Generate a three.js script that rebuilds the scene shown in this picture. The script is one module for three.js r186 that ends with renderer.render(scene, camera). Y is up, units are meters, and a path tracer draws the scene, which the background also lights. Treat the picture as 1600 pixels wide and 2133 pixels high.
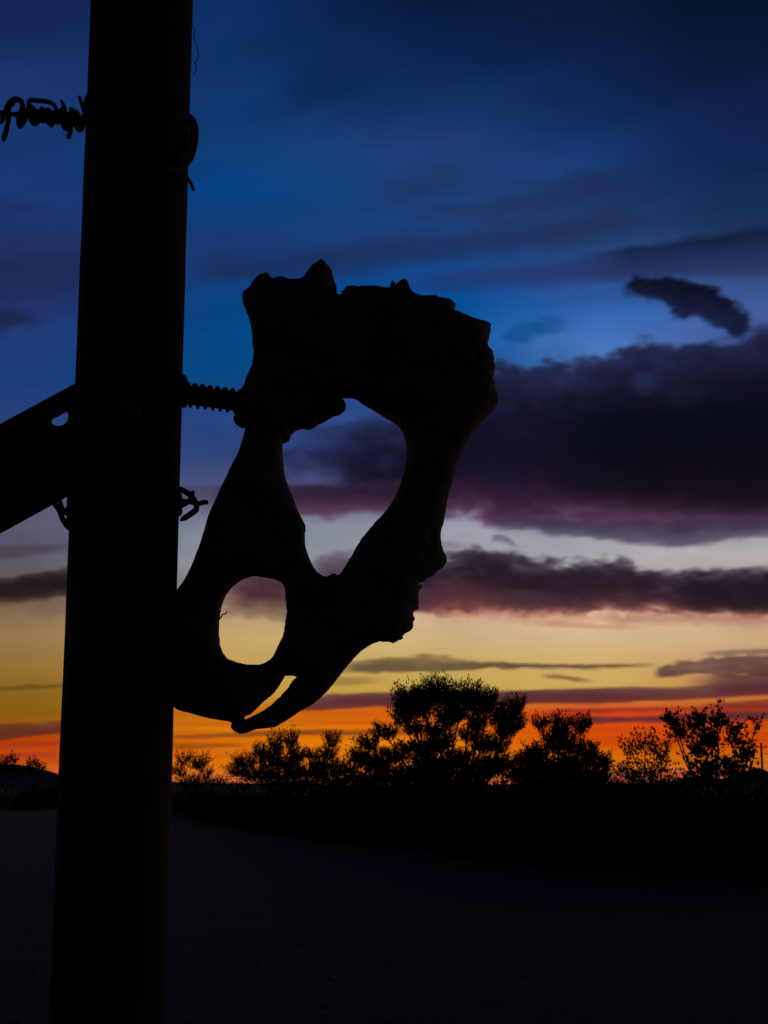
import * as THREE from 'three';
import { mergeGeometries } from 'three/addons/utils/BufferGeometryUtils.js';

// ------------------------------------------------------------------ camera, sky, sun, exposure
const scene = new THREE.Scene();
const EYE = 1.5;
const camera = new THREE.PerspectiveCamera(77.29, 1600 / 2878, 0.05, 6000);
camera.position.set(0, EYE, 0);
camera.rotation.x = THREE.MathUtils.degToRad(6.36);
camera.setViewOffset(1600, 2878, 0, 0, 1600, 2133);      // a rising-front lens: the horizon sits low in the frame
camera.focus = 0.97;
camera.userData.fStop = 20;
camera.updateProjectionMatrix();
camera.updateMatrixWorld(true);

const renderer = new THREE.WebGLRenderer({ antialias: true });
renderer.setSize(768, 1024);
renderer.toneMapping = THREE.LinearToneMapping;
renderer.toneMappingExposure = 1;
renderer.shadowMap.enabled = true;

// the sun has set straight ahead: only a trace of very soft, warm light still comes over the horizon
const sun = new THREE.DirectionalLight(0xffa060, 0.04);
sun.position.set(3, 1.2, -40);
sun.castShadow = true;
sun.shadow.radius = 24;
sun.shadow.camera.left = -30; sun.shadow.camera.right = 30; sun.shadow.camera.top = 30; sun.shadow.camera.bottom = -30; sun.shadow.camera.far = 140;
scene.add(sun, sun.target);

// ------------------------------------------------------------------ noise and random numbers (all seeded)
function rngOf(seed) {
  let a = seed >>> 0;
  return () => { a = (a + 0x6d2b79f5) | 0; let t = Math.imul(a ^ (a >>> 15), 1 | a); t = (t + Math.imul(t ^ (t >>> 7), 61 | t)) ^ t; return ((t ^ (t >>> 14)) >>> 0) / 4294967296; };
}
const HASH = new Float32Array(65536);
{ const r = rngOf(77); for (let i = 0; i < 65536; i++) HASH[i] = r() * 2 - 1; }
const lattice = (x, y) => HASH[(x * 61 + y * 4129 + ((x * y) & 1023) * 17) & 65535];
function noise(x, y) {
  const xi = Math.floor(x), yi = Math.floor(y); let fx = x - xi, fy = y - yi;
  fx = fx * fx * fx * (fx * (fx * 6 - 15) + 10); fy = fy * fy * fy * (fy * (fy * 6 - 15) + 10);
  const a = lattice(xi, yi), b = lattice(xi + 1, yi), c = lattice(xi, yi + 1), d = lattice(xi + 1, yi + 1);
  return a + (b - a) * fx + (c - a) * fy + (a - b - c + d) * fx * fy;
}
function fbm(x, y, oct = 4) {
  let s = 0, a = 0.55, t = 0;
  for (let i = 0; i < oct; i++) { s += a * noise(x, y); t += a; a *= 0.5; const nx = x * 1.62 + y * 1.17 + 13.7; y = y * 1.62 - x * 1.17 + 7.3; x = nx; }
  return s / t;
}
const sstep = (a, b, v) => { const t = Math.min(1, Math.max(0, (v - a) / (b - a))); return t * t * (3 - 2 * t); };
const lerp = (a, b, t) => a + (b - a) * t;
const lin = (v) => { v /= 255; return v <= 0.04045 ? v / 12.92 : Math.pow((v + 0.055) / 1.055, 2.4); };

// ------------------------------------------------------------------ the dusk sky, by compass bearing and height in degrees
const SKY_COLS = [-23.3,-11.4,3.3,14.5,24.1];             // bearings from the view's heading
const SKY_ROWS = [
  [-0.01,[200,92,70],[205,95,75],[205,95,75],[190,90,80],[185,90,70]],
  [1.41,[200,74,18],[216,108,14],[216,108,14],[212,118,12],[198,110,10]],
  [3.15,[184,64,10],[212,108,8],[216,108,10],[206,74,8],[198,68,8]],
  [4.9,[138,93,20],[196,104,16],[214,92,16],[212,66,16],[196,70,16]],
  [6.33,[136,98,30],[192,150,60],[196,162,80],[204,166,86],[190,120,60]],
  [7.92,[148,112,50],[195,160,88],[198,166,92],[208,170,104],[195,151,102]],
  [9.83,[148,116,76],[194,164,106],[206,176,124],[213,182,138],[205,170,130]],
  [11.41,[132,108,80],[180,150,112],[208,172,140],[214,184,150],[204,166,138]],
  [12.98,[115,95,85],[150,130,120],[180,150,140],[195,170,155],[185,155,145]],
  [14.86,[98,90,102],[142,148,156],[156,155,164],[175,171,177],[174,168,172]],
  [16.72,[88,86,108],[120,130,148],[150,150,165],[168,165,174],[166,160,169]],
  [18.55,[88,84,112],[90,88,122],[110,110,150],[140,140,165],[130,130,155]],
  [21.56,[66,76,120],[46,68,122],[58,72,140],[80,90,150],[80,90,150]],
  [24.48,[38,62,118],[36,68,128],[44,76,142],[60,90,160],[60,84,145]],
  [26.47,[28,62,126],[6,72,130],[30,80,150],[62,102,168],[56,75,130]],
  [28.68,[30,60,120],[4,70,132],[12,86,158],[70,113,180],[60,80,138]],
  [30.3,[32,52,108],[6,66,128],[2,76,146],[50,100,174],[58,87,150]],
  [32.39,[32,48,98],[19,58,116],[18,68,132],[40,72,128],[50,69,116]],
  [33.91,[30,46,96],[20,56,112],[26,66,124],[38,68,120],[28,50,92]],
  [36.35,[24,54,110],[4,60,122],[26,61,114],[26,60,112],[22,46,90]],
  [38.68,[22,55,111],[16,60,116],[30,59,112],[20,52,104],[16,38,84]],
  [40.9,[24,52,106],[16,56,110],[16,47,97],[14,44,92],[15,32,74]],
  [43.01,[22,46,98],[14,50,102],[10,36,80],[12,34,76],[11,24,56]],
  [45.0,[20,36,82],[14,46,98],[7,27,62],[12,28,62],[6,20,46]]
];             // height, then the colour of the clear air at each bearing
const CLOUDS = [
  {"p":[[-13.95,33.2,32.0],[-8.09,33.41,32.34],[-2.71,33.78,32.77],[3.4,34.26,33.28],[10.11,35.02,33.91],[16.59,35.87,34.66],[21.18,36.12,35.15]],"st":0.788,"sb":0.788,"w":0.545,"ws":1.363,"wx":7,"c":[[30,44,86],[28,38,76]],"a":0.65,"fl":3.64,"fr":6.06,"g":0.25},
  {"p":[[0.68,35.27,34.66],[5.11,35.75,35.1],[10.15,36.35,35.63],[15.06,37.07,36.23],[18.22,37.3,36.59]],"st":0.727,"sb":0.667,"w":0.485,"ws":1.212,"wx":7,"c":[[30,44,86],[32,46,90]],"a":0.7,"fl":4.54,"fr":3.64,"g":0.25},
  {"p":[[-1.37,36.71,36.0],[3.43,37.42,36.59],[8.52,37.77,37.07]],"st":0.909,"sb":0.909,"w":0.545,"ws":1.363,"wx":6,"c":[[30,44,88],[30,44,88]],"a":0.45,"fl":3.03,"fr":4.54,"g":0.25},
  {"p":[[12.66,32.77,32.0],[18.03,33.36,32.13],[21.94,33.96,32.26],[25.38,34.66,32.39],[29.42,35.39,32.39],[55.42,35.39,32.39]],"st":0.424,"sb":0.667,"w":0.273,"ws":1.515,"wx":4,"c":[[14,25,52],[26,40,78],[36,48,90]],"a":0.75,"fl":4.24,"fr":9.09,"g":0.25},
  {"p":[[0.68,32.26,31.56],[6.74,32.39,31.61],[13.3,32.52,31.74],[17.39,32.7,31.87]],"st":0.485,"sb":0.485,"w":0.273,"ws":1.818,"wx":4,"c":[[40,48,100],[36,48,100]],"a":0.6,"fl":4.24,"fr":4.85,"g":0.25},
  {"p":[[-52.97,32.39,30.3],[-32.97,32.39,30.3],[-25.28,32.77,30.83],[-19.52,32.9,31.35],[-16.46,32.9,31.61]],"st":0.758,"sb":0.758,"w":0.424,"ws":1.818,"wx":4,"c":[[30,36,76],[30,40,84]],"a":0.6,"fl":6.06,"fr":4.85,"g":0.25},
  {"p":[[-50.41,30.16,28.82],[-30.41,30.16,28.82],[-25.15,30.03,28.9],[-23.19,29.9,29.09],[-22.05,29.76,29.36]],"st":0.545,"sb":0.545,"w":0.485,"ws":0.727,"wx":2.5,"c":[[26,34,68],[28,36,72]],"a":0.7,"fl":3.03,"fr":2.12,"g":0.25},
  {"p":[[-50.81,35.87,35.39],[-30.81,35.87,35.39],[-25.51,35.92,35.49],[-22.07,35.75,35.39]],"st":0.303,"sb":0.424,"w":0.242,"ws":1.212,"wx":4,"c":[[26,44,90],[26,44,90]],"a":0.5,"fl":3.03,"fr":2.42,"g":0.25},
  {"p":[[-8.27,41.54,40.25],[-3.47,42.18,40.68],[0.7,42.59,41.12]],"st":1.212,"sb":1.06,"w":0.758,"ws":2.727,"wx":3,"c":[[8,34,72],[8,36,74]],"a":0.55,"fl":3.64,"fr":4.54,"g":0.25},
  {"p":[[7.67,28.68,28.35],[8.99,29.22,28.35],[10.3,29.55,28.57],[11.92,29.55,28.95],[13.05,29.44,29.17]],"st":0.485,"sb":0.485,"w":0.424,"ws":0.788,"wx":2.5,"c":[[8,66,120],[10,70,128]],"a":0.6,"fl":1.36,"fr":2.12,"g":0.25},
  {"p":[[16.3,31.4,31.04],[17.35,31.79,30.77],[18.43,32.0,30.72],[19.32,31.92,30.08],[20.35,31.66,29.65],[21.52,31.56,29.6],[22.38,31.19,29.39],[23.2,30.61,28.74],[23.76,30.3,28.68],[24.21,29.92,29.12]],"st":0.333,"sb":0.394,"w":0.364,"ws":0.576,"wx":2,"c":[[12,14,30],[17,20,44],[24,32,64]],"a":0.98,"fl":0.67,"fr":0.3,"g":0.25},
  {"p":[[-7.86,23.61,17.88],[-3.29,23.32,17.88],[1.32,23.61,18.07],[4.94,24.77,18.07],[6.58,25.9,17.88],[8.21,26.41,17.49],[10.15,26.89,17.27],[11.11,27.25,17.15],[14.26,27.47,17.33],[16.12,27.86,17.49],[17.64,28.08,17.49],[19.71,27.53,17.33],[22.03,28.19,17.27],[24.84,29.01,17.27],[30.09,30.03,17.18],[56.09,30.03,17.18]],"st":0.515,"sb":0.667,"w":0.667,"ws":1.212,"wx":2.0,"c":[[36,42,78],[26,26,52],[21,19,42],[19,16,36],[18,16,34],[23,16,35],[37,20,41],[58,32,55],[92,62,90]],"a":0.99,"fl":10.0,"fr":15.15,"g":0.12},
  {"p":[[9.17,23.61,19.77],[14.55,24.48,19.16],[19.09,24.77,18.86],[24.78,25.34,18.55],[30.0,25.9,18.55],[56.0,25.9,18.55]],"st":2.121,"sb":1.363,"w":0.606,"ws":2.424,"wx":3,"c":[[10,12,24],[8,10,20],[18,12,22]],"a":0.85,"fl":7.58,"fr":12.12,"g":0.25},
  {"p":[[16.54,26.47,25.56],[17.6,26.52,25.56],[18.82,26.58,25.9]],"st":0.424,"sb":0.424,"w":0.303,"ws":0.909,"wx":2,"c":[[36,46,88],[34,42,80]],"a":0.75,"fl":0.91,"fr":1.21,"g":0.25},
  {"p":[[-14.15,19.61,17.79],[-10.39,19.71,17.88],[-6.54,19.77,17.95],[-1.31,19.83,18.13],[2.63,19.95,18.07],[5.89,19.77,17.7]],"st":0.303,"sb":0.273,"w":0.242,"ws":1.363,"wx":3.5,"c":[[40,28,52],[42,26,46],[62,38,58],[84,58,80]],"a":0.85,"fl":9.09,"fr":3.64,"g":0.25},
  {"p":[[6.52,17.76,17.49],[9.09,17.7,16.9],[12.87,17.52,16.53],[16.53,17.46,16.04],[19.48,17.52,15.92],[22.35,17.7,16.41],[24.56,17.82,16.78],[29.75,17.95,17.03],[55.75,17.95,17.03]],"st":0.242,"sb":0.273,"w":0.273,"ws":1.06,"wx":3,"c":[[66,46,72],[62,54,76],[92,84,108]],"a":0.9,"fl":2.42,"fr":9.09,"g":0.25},
  {"p":[[7.21,16.35,16.22],[7.6,16.59,16.22],[8.05,16.53,16.1],[8.56,16.22,15.92],[9.06,15.98,15.79]],"st":0.121,"sb":0.151,"w":0.121,"ws":0.424,"wx":2,"c":[[92,88,104],[118,114,130]],"a":0.75,"fl":0.24,"fr":0.42,"g":0.25},
  {"p":[[3.42,16.16,15.79],[4.56,16.1,15.73],[5.53,15.92,15.73]],"st":0.182,"sb":0.182,"w":0.121,"ws":0.545,"wx":2,"c":[[120,112,128],[120,112,128]],"a":0.6,"fl":0.61,"fr":0.61,"g":0.25},
  {"p":[[-6.46,14.17,11.03],[-5.18,14.86,11.09],[-3.57,15.11,11.22],[-1.3,14.98,11.28],[0.97,14.67,11.34],[3.24,14.8,11.47],[4.86,15.23,11.53],[5.99,15.61,11.53],[7.43,15.48,11.47],[9.02,15.23,11.41],[10.59,14.92,11.41],[12.15,14.61,11.44],[13.69,14.67,11.47],[14.91,14.98,11.53],[15.82,15.3,11.6],[16.36,15.17,11.6],[16.71,14.61,11.6],[18.76,14.17,11.53],[21.62,14.17,11.47],[24.37,14.3,11.34],[29.52,14.55,11.28],[55.519999999999996,14.55,11.28]],"st":0.364,"sb":0.333,"w":0.424,"ws":0.788,"wx":2.2,"c":[[74,64,80],[46,32,50],[38,24,38],[38,24,38],[48,28,40],[78,44,50],[140,88,80]],"a":0.97,"fl":6.06,"fr":12.12,"g":0.35},
  {"p":[[-12.14,14.11,11.03],[-10.58,14.11,11.03],[-8.37,13.92,11.16],[-5.82,14.05,11.09],[-3.24,14.55,11.03]],"st":0.273,"sb":0.303,"w":0.303,"ws":0.788,"wx":2,"c":[[84,58,74],[70,38,52],[76,42,50],[112,84,74],[150,124,92]],"a":0.93,"fl":3.33,"fr":3.64,"g":0.25},
  {"p":[[-5.19,14.92,13.92],[-3.9,15.17,13.92],[-2.6,15.42,13.92],[-1.3,15.48,14.24]],"st":0.273,"sb":0.606,"w":0.242,"ws":0.727,"wx":2,"c":[[84,74,90],[78,58,76]],"a":0.6,"fl":0.91,"fr":1.21,"g":0.25},
  {"p":[[2.27,13.61,11.79],[3.88,13.55,11.6],[6.45,13.14,11.53],[8.36,12.83,11.6]],"st":0.545,"sb":0.303,"w":0.242,"ws":0.909,"wx":3,"c":[[92,46,62],[110,58,62]],"a":0.6,"fl":1.82,"fr":3.64,"g":0.25},
  {"p":[[5.82,12.83,12.29],[9.0,12.92,12.35],[12.75,12.67,12.29]],"st":0.242,"sb":0.242,"w":0.182,"ws":0.758,"wx":4,"c":[[72,46,52],[72,46,52]],"a":0.55,"fl":1.52,"fr":1.82,"g":0.25},
  {"p":[[18.18,13.92,11.98],[21.62,14.05,11.91],[27.01,14.11,11.85],[53.010000000000005,14.11,11.85]],"st":0.545,"sb":0.424,"w":0.303,"ws":1.212,"wx":3,"c":[[30,20,34],[28,18,30]],"a":0.7,"fl":3.64,"fr":6.06,"g":0.25},
  {"p":[[2.59,11.66,11.16],[6.44,11.6,10.97],[10.24,11.53,10.78],[14.55,11.34,10.84],[19.28,11.47,10.9],[24.29,11.34,10.78],[26.92,11.28,10.78],[52.92,11.28,10.78]],"st":0.242,"sb":0.212,"w":0.273,"ws":0.394,"wx":1.0,"c":[[196,128,108],[206,158,132]],"a":0.6,"fl":1.82,"fr":6.06,"g":0.25},
  {"p":[[9.6,10.97,10.71],[12.09,10.84,10.52],[14.53,10.65,10.4],[16.92,10.52,10.36]],"st":0.121,"sb":0.121,"w":0.091,"ws":0.606,"wx":4,"c":[[196,136,110],[200,146,116]],"a":0.6,"fl":1.52,"fr":1.82,"g":0.25},
  {"p":[[14.24,11.25,10.78],[18.7,11.28,10.84],[23.2,11.22,10.71],[26.91,11.16,10.71],[52.91,11.16,10.71]],"st":0.212,"sb":0.242,"w":0.273,"ws":0.485,"wx":1.2,"c":[[150,104,96],[180,136,116]],"a":0.45,"fl":1.82,"fr":6.06,"g":0.25},
  {"p":[[-51.89,13.23,11.66],[-31.89,13.23,11.66],[-26.99,13.49,11.91],[-24.37,13.74,12.17],[-22.47,14.11,12.35],[-20.51,14.36,12.61],[-17.03,14.55,12.79],[-14.92,14.36,12.98]],"st":0.182,"sb":0.182,"w":0.212,"ws":0.788,"wx":2.5,"c":[[62,54,58],[34,26,30],[32,23,27],[38,27,31],[78,60,54]],"a":0.98,"fl":6.06,"fr":3.64,"g":0.1},
  {"p":[[-49.629999999999995,15.48,14.8],[-29.63,15.48,14.8],[-24.48,15.79,14.92],[-22.29,15.92,15.23],[-20.03,15.98,15.61]],"st":0.212,"sb":0.242,"w":0.182,"ws":0.788,"wx":3,"c":[[70,60,72],[76,66,78]],"a":0.7,"fl":3.03,"fr":2.42,"g":0.25},
  {"p":[[-23.5,12.1,11.09],[-21.86,12.23,11.34],[-19.89,12.48,11.66],[-16.38,12.54,11.72]],"st":0.273,"sb":0.273,"w":0.212,"ws":0.758,"wx":3,"c":[[108,88,80],[116,94,84]],"a":0.6,"fl":1.82,"fr":3.03,"g":0.25},
  {"p":[[-49.21,6.58,6.33],[-29.21,6.58,6.33],[-24.1,6.68,6.42],[-22.21,6.77,6.49],[-19.98,6.74,6.61],[-18.55,6.74,6.65]],"st":0.091,"sb":0.091,"w":0.091,"ws":0.424,"wx":6,"c":[[92,70,24],[100,74,26]],"a":0.85,"fl":2.42,"fr":1.82,"g":0.25},
  {"p":[[-3.53,7.98,7.54],[-1.28,8.43,7.47],[0.64,8.56,7.51],[2.57,8.68,7.6],[4.81,8.56,7.66],[6.72,8.3,7.79],[8.92,8.11,7.82],[12.64,8.08,7.86],[17.43,8.11,7.86]],"st":0.121,"sb":0.121,"w":0.151,"ws":0.485,"wx":5,"c":[[142,112,72],[98,78,56],[88,72,54],[112,88,54]],"a":0.9,"fl":1.82,"fr":3.03,"g":0.35},
  {"p":[[10.47,7.47,7.31],[11.4,7.41,7.19],[12.62,7.22,7.0],[13.83,7.0,6.87]],"st":0.091,"sb":0.091,"w":0.061,"ws":0.303,"wx":4,"c":[[120,92,58],[140,108,62]],"a":0.85,"fl":0.76,"fr":1.21,"g":0.25},
  {"p":[[20.06,8.87,8.75],[21.47,9.03,8.78],[23.12,9.13,8.81],[24.74,9.19,8.81],[29.33,9.25,8.81],[55.33,9.25,8.81]],"st":0.121,"sb":0.121,"w":0.121,"ws":0.424,"wx":4,"c":[[118,98,84],[122,96,80]],"a":0.8,"fl":2.12,"fr":6.06,"g":0.25},
  {"p":[[17.48,7.73,7.22],[18.3,8.11,7.28],[19.46,8.36,7.47],[20.87,8.43,7.6],[22.54,8.62,7.54],[24.16,8.68,7.28],[29.28,8.87,6.96],[55.28,8.87,6.96]],"st":0.151,"sb":0.151,"w":0.182,"ws":0.545,"wx":3,"c":[[108,80,72],[92,62,62],[98,62,58]],"a":0.92,"fl":0.48,"fr":9.09,"g":0.3},
  {"p":[[19.71,7.28,6.58],[22.22,7.47,6.33],[24.12,7.66,6.33],[29.24,7.92,6.33],[55.239999999999995,7.92,6.33]],"st":0.242,"sb":0.182,"w":0.121,"ws":0.606,"wx":4,"c":[[92,54,58],[86,44,54]],"a":0.9,"fl":3.33,"fr":9.09,"g":0.25},
  {"p":[[-7.63,5.63,5.06],[-5.1,5.82,5.12],[-3.2,6.14,5.18],[0.0,6.26,5.28],[3.2,6.33,5.44],[6.37,6.33,5.44],[9.51,6.39,5.56],[12.6,6.46,5.56],[16.5,6.58,5.72],[19.97,6.77,5.88],[24.11,7.28,6.07],[29.23,7.6,6.33],[55.230000000000004,7.6,6.33]],"st":0.121,"sb":0.121,"w":0.121,"ws":0.667,"wx":6,"c":[[106,66,60],[88,46,54],[84,42,50],[112,44,38]],"a":0.95,"fl":2.42,"fr":9.09,"g":0.25},
  {"p":[[-5.12,7.16,6.65],[-2.56,7.22,6.77],[0.0,7.16,6.84]],"st":0.151,"sb":0.151,"w":0.091,"ws":0.606,"wx":6,"c":[[156,122,66],[150,116,62]],"a":0.7,"fl":1.82,"fr":1.82,"g":0.25},
  {"p":[[-51.42,3.53,2.51],[-31.42,3.53,2.51],[-26.57,3.78,2.77],[-23.98,4.07,3.15],[-22.37,4.29,3.34],[-20.45,4.42,3.53],[-17.89,4.55,3.85],[-14.96,4.55,4.23]],"st":0.121,"sb":0.121,"w":0.121,"ws":0.667,"wx":5,"c":[[104,60,32],[92,44,36],[96,42,32]],"a":0.92,"fl":6.06,"fr":2.42,"g":0.25},
  {"p":[[-49.019999999999996,2.64,2.32],[-29.02,2.64,2.32],[-23.94,2.7,2.45],[-22.06,2.86,2.64],[-19.56,2.96,2.8]],"st":0.091,"sb":0.121,"w":0.091,"ws":0.424,"wx":7,"c":[[160,52,30],[176,58,26]],"a":0.7,"fl":3.03,"fr":1.82,"g":0.25},
  {"p":[[-23.91,2.13,1.88],[-22.03,2.26,1.98],[-19.54,2.32,2.07]],"st":0.121,"sb":0.121,"w":0.091,"ws":0.424,"wx":7,"c":[[156,58,44],[170,62,36]],"a":0.6,"fl":1.82,"fr":1.82,"g":0.25},
  {"p":[[-14.64,3.4,3.12],[-11.93,3.5,3.24],[-9.47,3.59,3.34],[-6.97,3.72,3.4],[-3.18,3.78,3.43],[0.0,3.75,3.47],[3.18,3.72,3.53]],"st":0.076,"sb":0.076,"w":0.091,"ws":0.364,"wx":8,"c":[[134,72,26],[126,62,28]],"a":0.8,"fl":1.82,"fr":2.73,"g":0.4},
  {"p":[[-14.62,2.8,2.48],[-11.91,2.83,2.51],[-8.83,2.77,2.58]],"st":0.091,"sb":0.091,"w":0.091,"ws":0.424,"wx":7,"c":[[140,68,24],[150,74,22]],"a":0.75,"fl":1.52,"fr":1.82,"g":0.25},
  {"p":[[-14.66,4.23,4.04],[-11.33,4.29,4.1],[-5.72,4.42,4.29]],"st":0.091,"sb":0.091,"w":0.091,"ws":0.424,"wx":7,"c":[[190,88,22],[200,96,20]],"a":0.6,"fl":1.52,"fr":2.42,"g":0.25},
  {"p":[[-5.09,4.42,4.2],[-1.28,4.39,4.16],[3.19,4.42,4.23],[7.92,4.42,4.26]],"st":0.091,"sb":0.091,"w":0.091,"ws":0.364,"wx":8,"c":[[206,84,18],[210,88,16]],"a":0.7,"fl":1.82,"fr":1.82,"g":0.25},
  {"p":[[10.12,5.12,4.93],[14.09,5.18,4.96],[18.5,5.31,5.06],[24.05,5.44,5.06],[50.05,5.44,5.06]],"st":0.091,"sb":0.091,"w":0.091,"ws":0.364,"wx":8,"c":[[150,44,34],[140,42,38]],"a":0.75,"fl":2.42,"fr":3.64,"g":0.4},
  {"p":[[11.64,4.51,4.29],[13.77,4.58,4.2],[16.74,4.61,4.23],[19.9,4.8,4.32],[24.02,4.93,4.42],[29.13,5.06,4.48],[55.129999999999995,5.06,4.48]],"st":0.091,"sb":0.091,"w":0.091,"ws":0.424,"wx":8,"c":[[112,46,52],[98,42,54],[130,48,40]],"a":0.92,"fl":1.82,"fr":6.06,"g":0.3},
  {"p":[[19.93,5.44,5.25],[22.16,5.63,5.31],[24.59,5.82,5.37],[29.17,5.95,5.44],[55.17,5.95,5.44]],"st":0.091,"sb":0.091,"w":0.091,"ws":0.424,"wx":8,"c":[[116,46,40],[120,46,40]],"a":0.75,"fl":1.82,"fr":6.06,"g":0.25},
  {"p":[[11.02,3.88,3.69],[14.95,3.94,3.75],[19.03,3.97,3.78]],"st":0.091,"sb":0.091,"w":0.091,"ws":0.364,"wx":8,"c":[[190,62,18],[190,62,18]],"a":0.6,"fl":2.12,"fr":2.73,"g":0.25},
  {"p":[[9.42,1.25,-0.07],[13.97,1.06,-0.07],[18.35,1.25,-0.07],[23.86,1.38,-0.07],[28.93,1.25,-0.07],[54.93,1.25,-0.07]],"st":0.545,"sb":0.182,"w":0.121,"ws":0.606,"wx":5,"c":[[196,88,60],[176,76,76],[150,62,80]],"a":0.6,"fl":3.64,"fr":6.06,"g":0.25}
];                 // p: bearing, upper edge, lower edge; st / sb: softness; w, ws, wx: raggedness; c: colours from top to base
function airColour(s, h, out) {
  let i = 0; const R = SKY_ROWS, n = R.length;
  while (i < n - 2 && R[i + 1][0] < h) i++;
  const t = Math.min(1, Math.max(0, (h - R[i][0]) / (R[i + 1][0] - R[i][0])));
  let j = 0; while (j < SKY_COLS.length - 2 && SKY_COLS[j + 1] < s) j++;
  let u = Math.min(1, Math.max(0, (s - SKY_COLS[j]) / (SKY_COLS[j + 1] - SKY_COLS[j]))); u = lerp(u, u * u * (3 - 2 * u), 0.6);
  for (let k = 0; k < 3; k++) out[k] = lerp(lerp(R[i][j + 1][k], R[i][j + 2][k], u), lerp(R[i + 1][j + 1][k], R[i + 1][j + 2][k], u), t);
}
function edges(c, s, out) {
  const p = c.p, n = p.length; let i = 0;
  while (i < n - 2 && p[i + 1][0] < s) i++;
  let t = Math.min(1, Math.max(0, (s - p[i][0]) / (p[i + 1][0] - p[i][0]))); t = t * t * (3 - 2 * t) * 0.5 + t * 0.5;
  out[0] = lerp(p[i][1], p[i + 1][1], t); out[1] = lerp(p[i][2], p[i + 1][2], t);
}
CLOUDS.forEach((c, i) => { c.seed = i * 37.7; c.s0 = c.p[0][0]; c.s1 = c.p[c.p.length - 1][0]; c.hi = Math.max(...c.p.map((q) => q[1])) + c.st + c.w * 2; c.lo = Math.min(...c.p.map((q) => q[2])) - c.sb - c.w * 2; });
function skyColour(s, h, away, out) {
  const e = [0, 0];
  const hw = h + 0.5 * fbm(s * 0.09 + 4, h * 0.35, 3) * sstep(1, 8, h) + 0.9 * fbm(s * 0.05 + 40, h * 0.12, 2) * sstep(8, 20, h);
  airColour(s + 1.5 * fbm(s * 0.1, h * 0.16 + 9, 3), hw, out);
  // thin high haze drawn out in long slanting streaks, and faint level banding low down
  const up = sstep(20, 30, h);
  if (up > 0) { const v = fbm((s + h * 0.6) * 0.05 + 3, (h - s * 0.16) * 0.42, 4) * up; out[0] *= 1 + 0.17 * v; out[1] *= 1 + 0.11 * v; out[2] *= 1 + 0.10 * v; }
  const low = 1 - sstep(3.6, 5.4, h);
  if (low > 0) { const v = fbm(s * 0.06 + 8, h * 3.1, 4) * low; out[0] *= 1 + 0.08 * v; out[1] *= 1 + 0.22 * v; out[2] *= 1 + 0.1 * v; }
  const mid = sstep(7, 12, h) * (1 - sstep(24, 30, h));
  if (mid > 0) { const v = fbm(s * 0.16 + 31, h * 0.5 + 5, 4) * mid; out[0] *= 1 + 0.10 * v; out[1] *= 1 + 0.08 * v; out[2] *= 1 + 0.06 * v; }
  for (const c of CLOUDS) {
    if (h > c.hi || h < c.lo || s < c.s0 - c.fl * 1.2 || s > c.s1 + c.fr * 1.2) continue;
    edges(c, s, e);
    const n = fbm(s / (c.ws * c.wx) + c.seed, h / c.ws + c.seed * 0.3, 5), m = fbm(s / (c.ws * c.wx * 2.3) + c.seed + 50, h / (c.ws * 2) + c.seed, 3);
    const f = fbm(s / (c.ws * c.wx * 0.33) + c.seed * 1.7, h / (c.ws * 0.36) - c.seed, 3);
    const warp = c.w * (n * 1.3 + m * 0.8 + f * 0.55), hh = h + warp;
    let d = (1 - sstep(e[0] - c.st * 0.5, e[0] + c.st, hh)) * sstep(e[1] - c.sb, e[1] + c.sb * 0.5, hh);
    if (d <= 0) continue;
    d *= sstep(c.s0 - c.fl * 0.2, c.s0 + c.fl, s + n * c.fl * 0.4) * (1 - sstep(c.s1 - c.fr, c.s1 + c.fr * 0.2, s + n * c.fr * 0.3));
    d *= c.a * (1 - c.g * Math.max(0, n * 0.5 + m * 0.35 + f * 0.25));
    let q = Math.min(0.9999, Math.max(0, (e[0] - hh) / Math.max(0.05, e[0] - e[1]))) * (c.c.length - 1);
    const k = Math.floor(q); q -= k;
    const tone = 1 + c.g * 0.4 * m;
    for (let x = 0; x < 3; x++) out[x] = lerp(out[x], lerp(c.c[k][x], c.c[k + 1][x], q) * tone, d);
  }
  // away from the afterglow the dusk is dark blue
  const nite = [6, 11, 25];
  for (let k = 0; k < 3; k++) out[k] = lin(Math.max(0, lerp(nite[k] * (1 + 0.25 * fbm(s * 0.04, h * 0.08, 3)), out[k], away)));
}
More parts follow.
